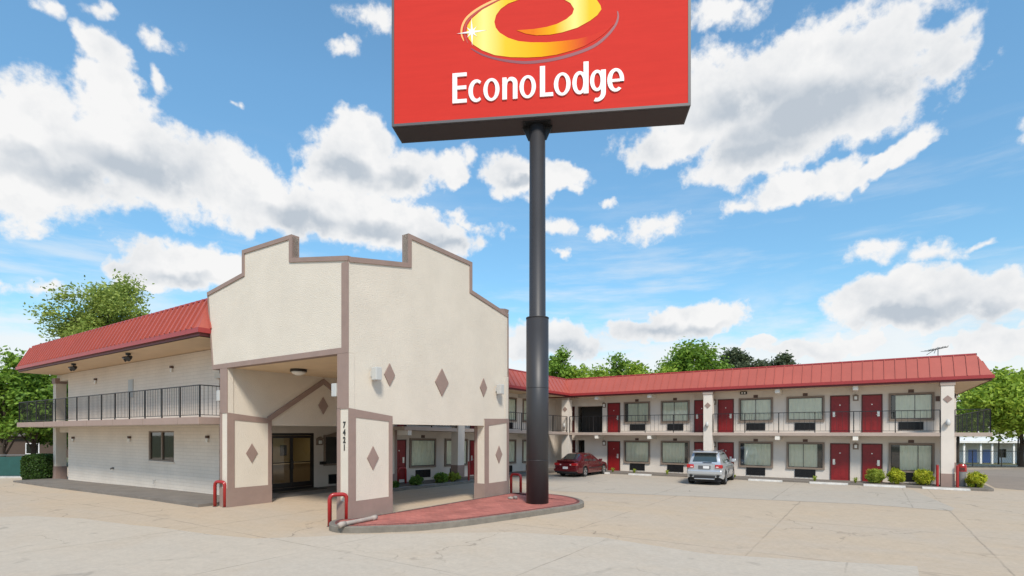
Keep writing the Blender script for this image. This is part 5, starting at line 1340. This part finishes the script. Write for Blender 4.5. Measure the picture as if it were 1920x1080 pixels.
def field(blobs, k=.25):
    acc = None
    for b_ in blobs:
        px, py, rx, ry = b_[:4]; rot = math.radians(b_[4]) if len(b_) > 4 else 0
        az, el, ra_, re_ = dirpix(px, py, rx, ry)
        mp = N.new('ShaderNodeMapping'); mp.vector_type = 'TEXTURE'
        mp.inputs['Location'].default_value = (az, el, 0); mp.inputs['Rotation'].default_value = (0, 0, rot); mp.inputs['Scale'].default_value = (ra_, re_, 1)
        if acc is None: L.new(P3, mp.inputs['Vector'])
        else:   # evaluated one after the other, which keeps the shader's stack small
            ma = N.new('ShaderNodeVectorMath'); ma.operation = 'MULTIPLY_ADD'; L.new(acc, ma.inputs[0]); ma.inputs[1].default_value = (1e-7, 1e-7, 0); L.new(P3, ma.inputs[2])
            L.new(ma.outputs[0], mp.inputs['Vector'])
        ln = N.new('ShaderNodeVectorMath'); ln.operation = 'LENGTH'; L.new(mp.outputs[0], ln.inputs[0])
        acc = ln.outputs['Value'] if acc is None else M('SMOOTH_MIN', acc, ln.outputs['Value'], k)
    return M('SUBTRACT', 1, acc)
white = [(100, 285, 185, 120), (30, 345, 130, 75), (250, 300, 150, 105), (360, 320, 130, 80), (440, 350, 90, 62), (200, 190, 62, 70), (190, 85, 56, 48), (520, 400, 110, 55), (630, 405, 110, 52), (730, 420, 110, 62), (800, 440, 110, 48), (840, 462, 60, 30), (690, 268, 68, 55), (660, 310, 82, 55), (755, 318, 90, 52), (845, 322, 34, 36), (615, 340, 50, 28),
    (950, 335, 66, 42), (1045, 328, 60, 30), (325, 492, 112, 44), (270, 508, 70, 34), (425, 512, 45, 28), (1330, 200, 130, 95), (1480, 150, 165, 98), (1640, 100, 140, 92), (1765, 105, 92, 88), (1610, 200, 150, 80), (1450, 250, 165, 75), (1245, 278, 130, 42), (1400, 305, 120, 52), (1500, 350, 130, 34, 8), (1640, 318, 100, 24, 18),
    (1640, 555, 105, 42), (1730, 570, 160, 55), (1860, 550, 130, 52), (1290, 600, 115, 34), (1200, 620, 120, 36), (1040, 640, 140, 44), (1520, 655, 130, 26), (1420, 645, 60, 20), (1890, 640, 120, 40), (-120, 300, 160, 110), (2050, 520, 140, 70), (2100, 200, 160, 90)]
small = [(95, 12, 40, 24), (185, 5, 42, 20), (292, 78, 42, 30), (288, 152, 22, 30), (62, 532, 80, 20), (695, 22, 60, 44), (645, 88, 34, 22), (1350, 14, 90, 34), (1385, 388, 46, 20),
    (1130, 378, 28, 15), (1045, 425, 44, 22), (1120, 432, 50, 16), (1210, 438, 72, 34), (1055, 480, 18, 13), (1625, 468, 58, 26), (1765, 478, 84, 34), (1852, 460, 38, 13), (440, 208, 16, 10), (870, 420, 60, 16, -30)]
grey = [(1480, 232, 200, 50, 8), (1390, 205, 120, 45), (1570, 185, 120, 46), (1680, 160, 90, 45), (1420, 290, 110, 34), (260, 318, 140, 42), (120, 340, 110, 36), (655, 325, 70, 26), (760, 330, 60, 22), (700, 436, 80, 22), (560, 415, 70, 24), (830, 455, 60, 18),
    (1700, 592, 120, 26), (1860, 590, 90, 24), (1270, 622, 90, 16), (1060, 655, 100, 22), (330, 520, 80, 16), (1765, 492, 40, 10), (60, 300, 60, 30), (960, 350, 40, 14)]
FW = M('ADD', M('ADD', field(white), .13), M('MULTIPLY', M('SUBTRACT', fine.outputs['Fac'], .5), 1.9))
ragged = noise(30, 7, .62, loc=(2, 9, 4)); FW = M('ADD', FW, M('MULTIPLY', M('SUBTRACT', ragged.outputs['Fac'], .5), 1.0))
FS = M('ADD', field(small), M('ADD', M('MULTIPLY', M('SUBTRACT', ragged.outputs['Fac'], .5), 2.6), M('MULTIPLY', M('SUBTRACT', fine.outputs['Fac'], .5), 1.2)))
CM = M('MAXIMUM', RNG(FW, -.04, .36), RNG(FS, -.02, .85))
# thin high streaks and low haze bank, plus scattered clouds over the rest of the sky
streak = noise(3.2, 6, .6, loc=(2, 2, 6), scl=(1, 1, 7)); SM_ = M('MULTIPLY', RNG(streak.outputs['Fac'], .47, .72, 0, .6), RNG(EL, .50, .16))
low = noise(5, 7, .6, loc=(4, 0, 1), scl=(1, 1, 3.2)); LM = M('MULTIPLY', RNG(M('ADD', low.outputs['Fac'], RNG(EL, .27, .02, 0, .52)), .50, .80), RNG(EL, .28, .14))
far = noise(2.6, 8, .6, loc=(8, 3, 5)); FM = M('MULTIPLY', RNG(far.outputs['Fac'], .52, .62), RNG(sp.outputs['Y'], .25, -.05))
thin = M('MAXIMUM', M('MAXIMUM', SM_, M('MULTIPLY', LM, .85)), FM)
mask = M('MAXIMUM', CM, thin)
GM = RNG(M('ADD', field(grey, .35), M('MULTIPLY', M('SUBTRACT', fine.outputs['Fac'], .5), 1.6)), -.35, .9)
emb = M('MULTIPLY', M('SUBTRACT', fine2.outputs['Fac'], fine.outputs['Fac']), 2.0)
depth = RNG(FW, .05, .8, .12, 1)
g = M('MULTIPLY', M('ADD', M('ADD', M('MULTIPLY', GM, .95), emb), .16, clamp=True), depth, clamp=True)
cc = N.new('ShaderNodeMix'); cc.data_type = 'RGBA'; L.new(g, cc.inputs[0])
K = 1 / SKY_S / 2 ** EXPO
CLOUD_W, CLOUD_G = .93, 1.0
cc.inputs[6].default_value = (CLOUD_W * K, CLOUD_W * K, CLOUD_W * K, 1); cc.inputs[7].default_value = (.52 * K, .58 * K, .65 * K, 1)
tint = N.new('ShaderNodeMix'); tint.data_type = 'RGBA'; tint.blend_type = 'MULTIPLY'; tint.inputs[0].default_value = 1; L.new(sky.outputs[0], tint.inputs[6]); tint.inputs[7].default_value = (1.06, 1.38, 1.30, 1)
mx = N.new('ShaderNodeMix'); mx.data_type = 'RGBA'; L.new(mask, mx.inputs[0])
hz_ = N.new('ShaderNodeVectorMath'); hz_.operation = 'SCALE'; L.new(tint.outputs[2], hz_.inputs[0]); L.new(RNG(EL, -.02, .55, .60, 1.0, False), hz_.inputs['Scale'])
L.new(hz_.outputs[0], mx.inputs[6]); L.new(cc.outputs[2], mx.inputs[7])
L.new(mx.outputs[2], bgd.inputs['Color'])
su = bpy.data.lights.new('sun', 'SUN'); su.energy = 2.8; su.angle = math.radians(11); su.color = (1, .915, .80)
so = bpy.data.objects.new('sun', su); COL.objects.link(so)
dv = Vector((math.sin(SUN_AZ) * math.cos(SUN_EL), math.cos(SUN_AZ) * math.cos(SUN_EL), math.sin(SUN_EL)))
so.rotation_euler = dv.to_track_quat('Z', 'Y').to_euler(); so.location = dv * 60
sc.view_settings.view_transform = 'Standard'; sc.view_settings.look = 'None'; sc.view_settings.exposure = EXPO; sc.view_settings.gamma = 1
sc.render.engine = 'CYCLES'
sc.cycles.max_bounces = 8; sc.cycles.transparent_max_bounces = 12
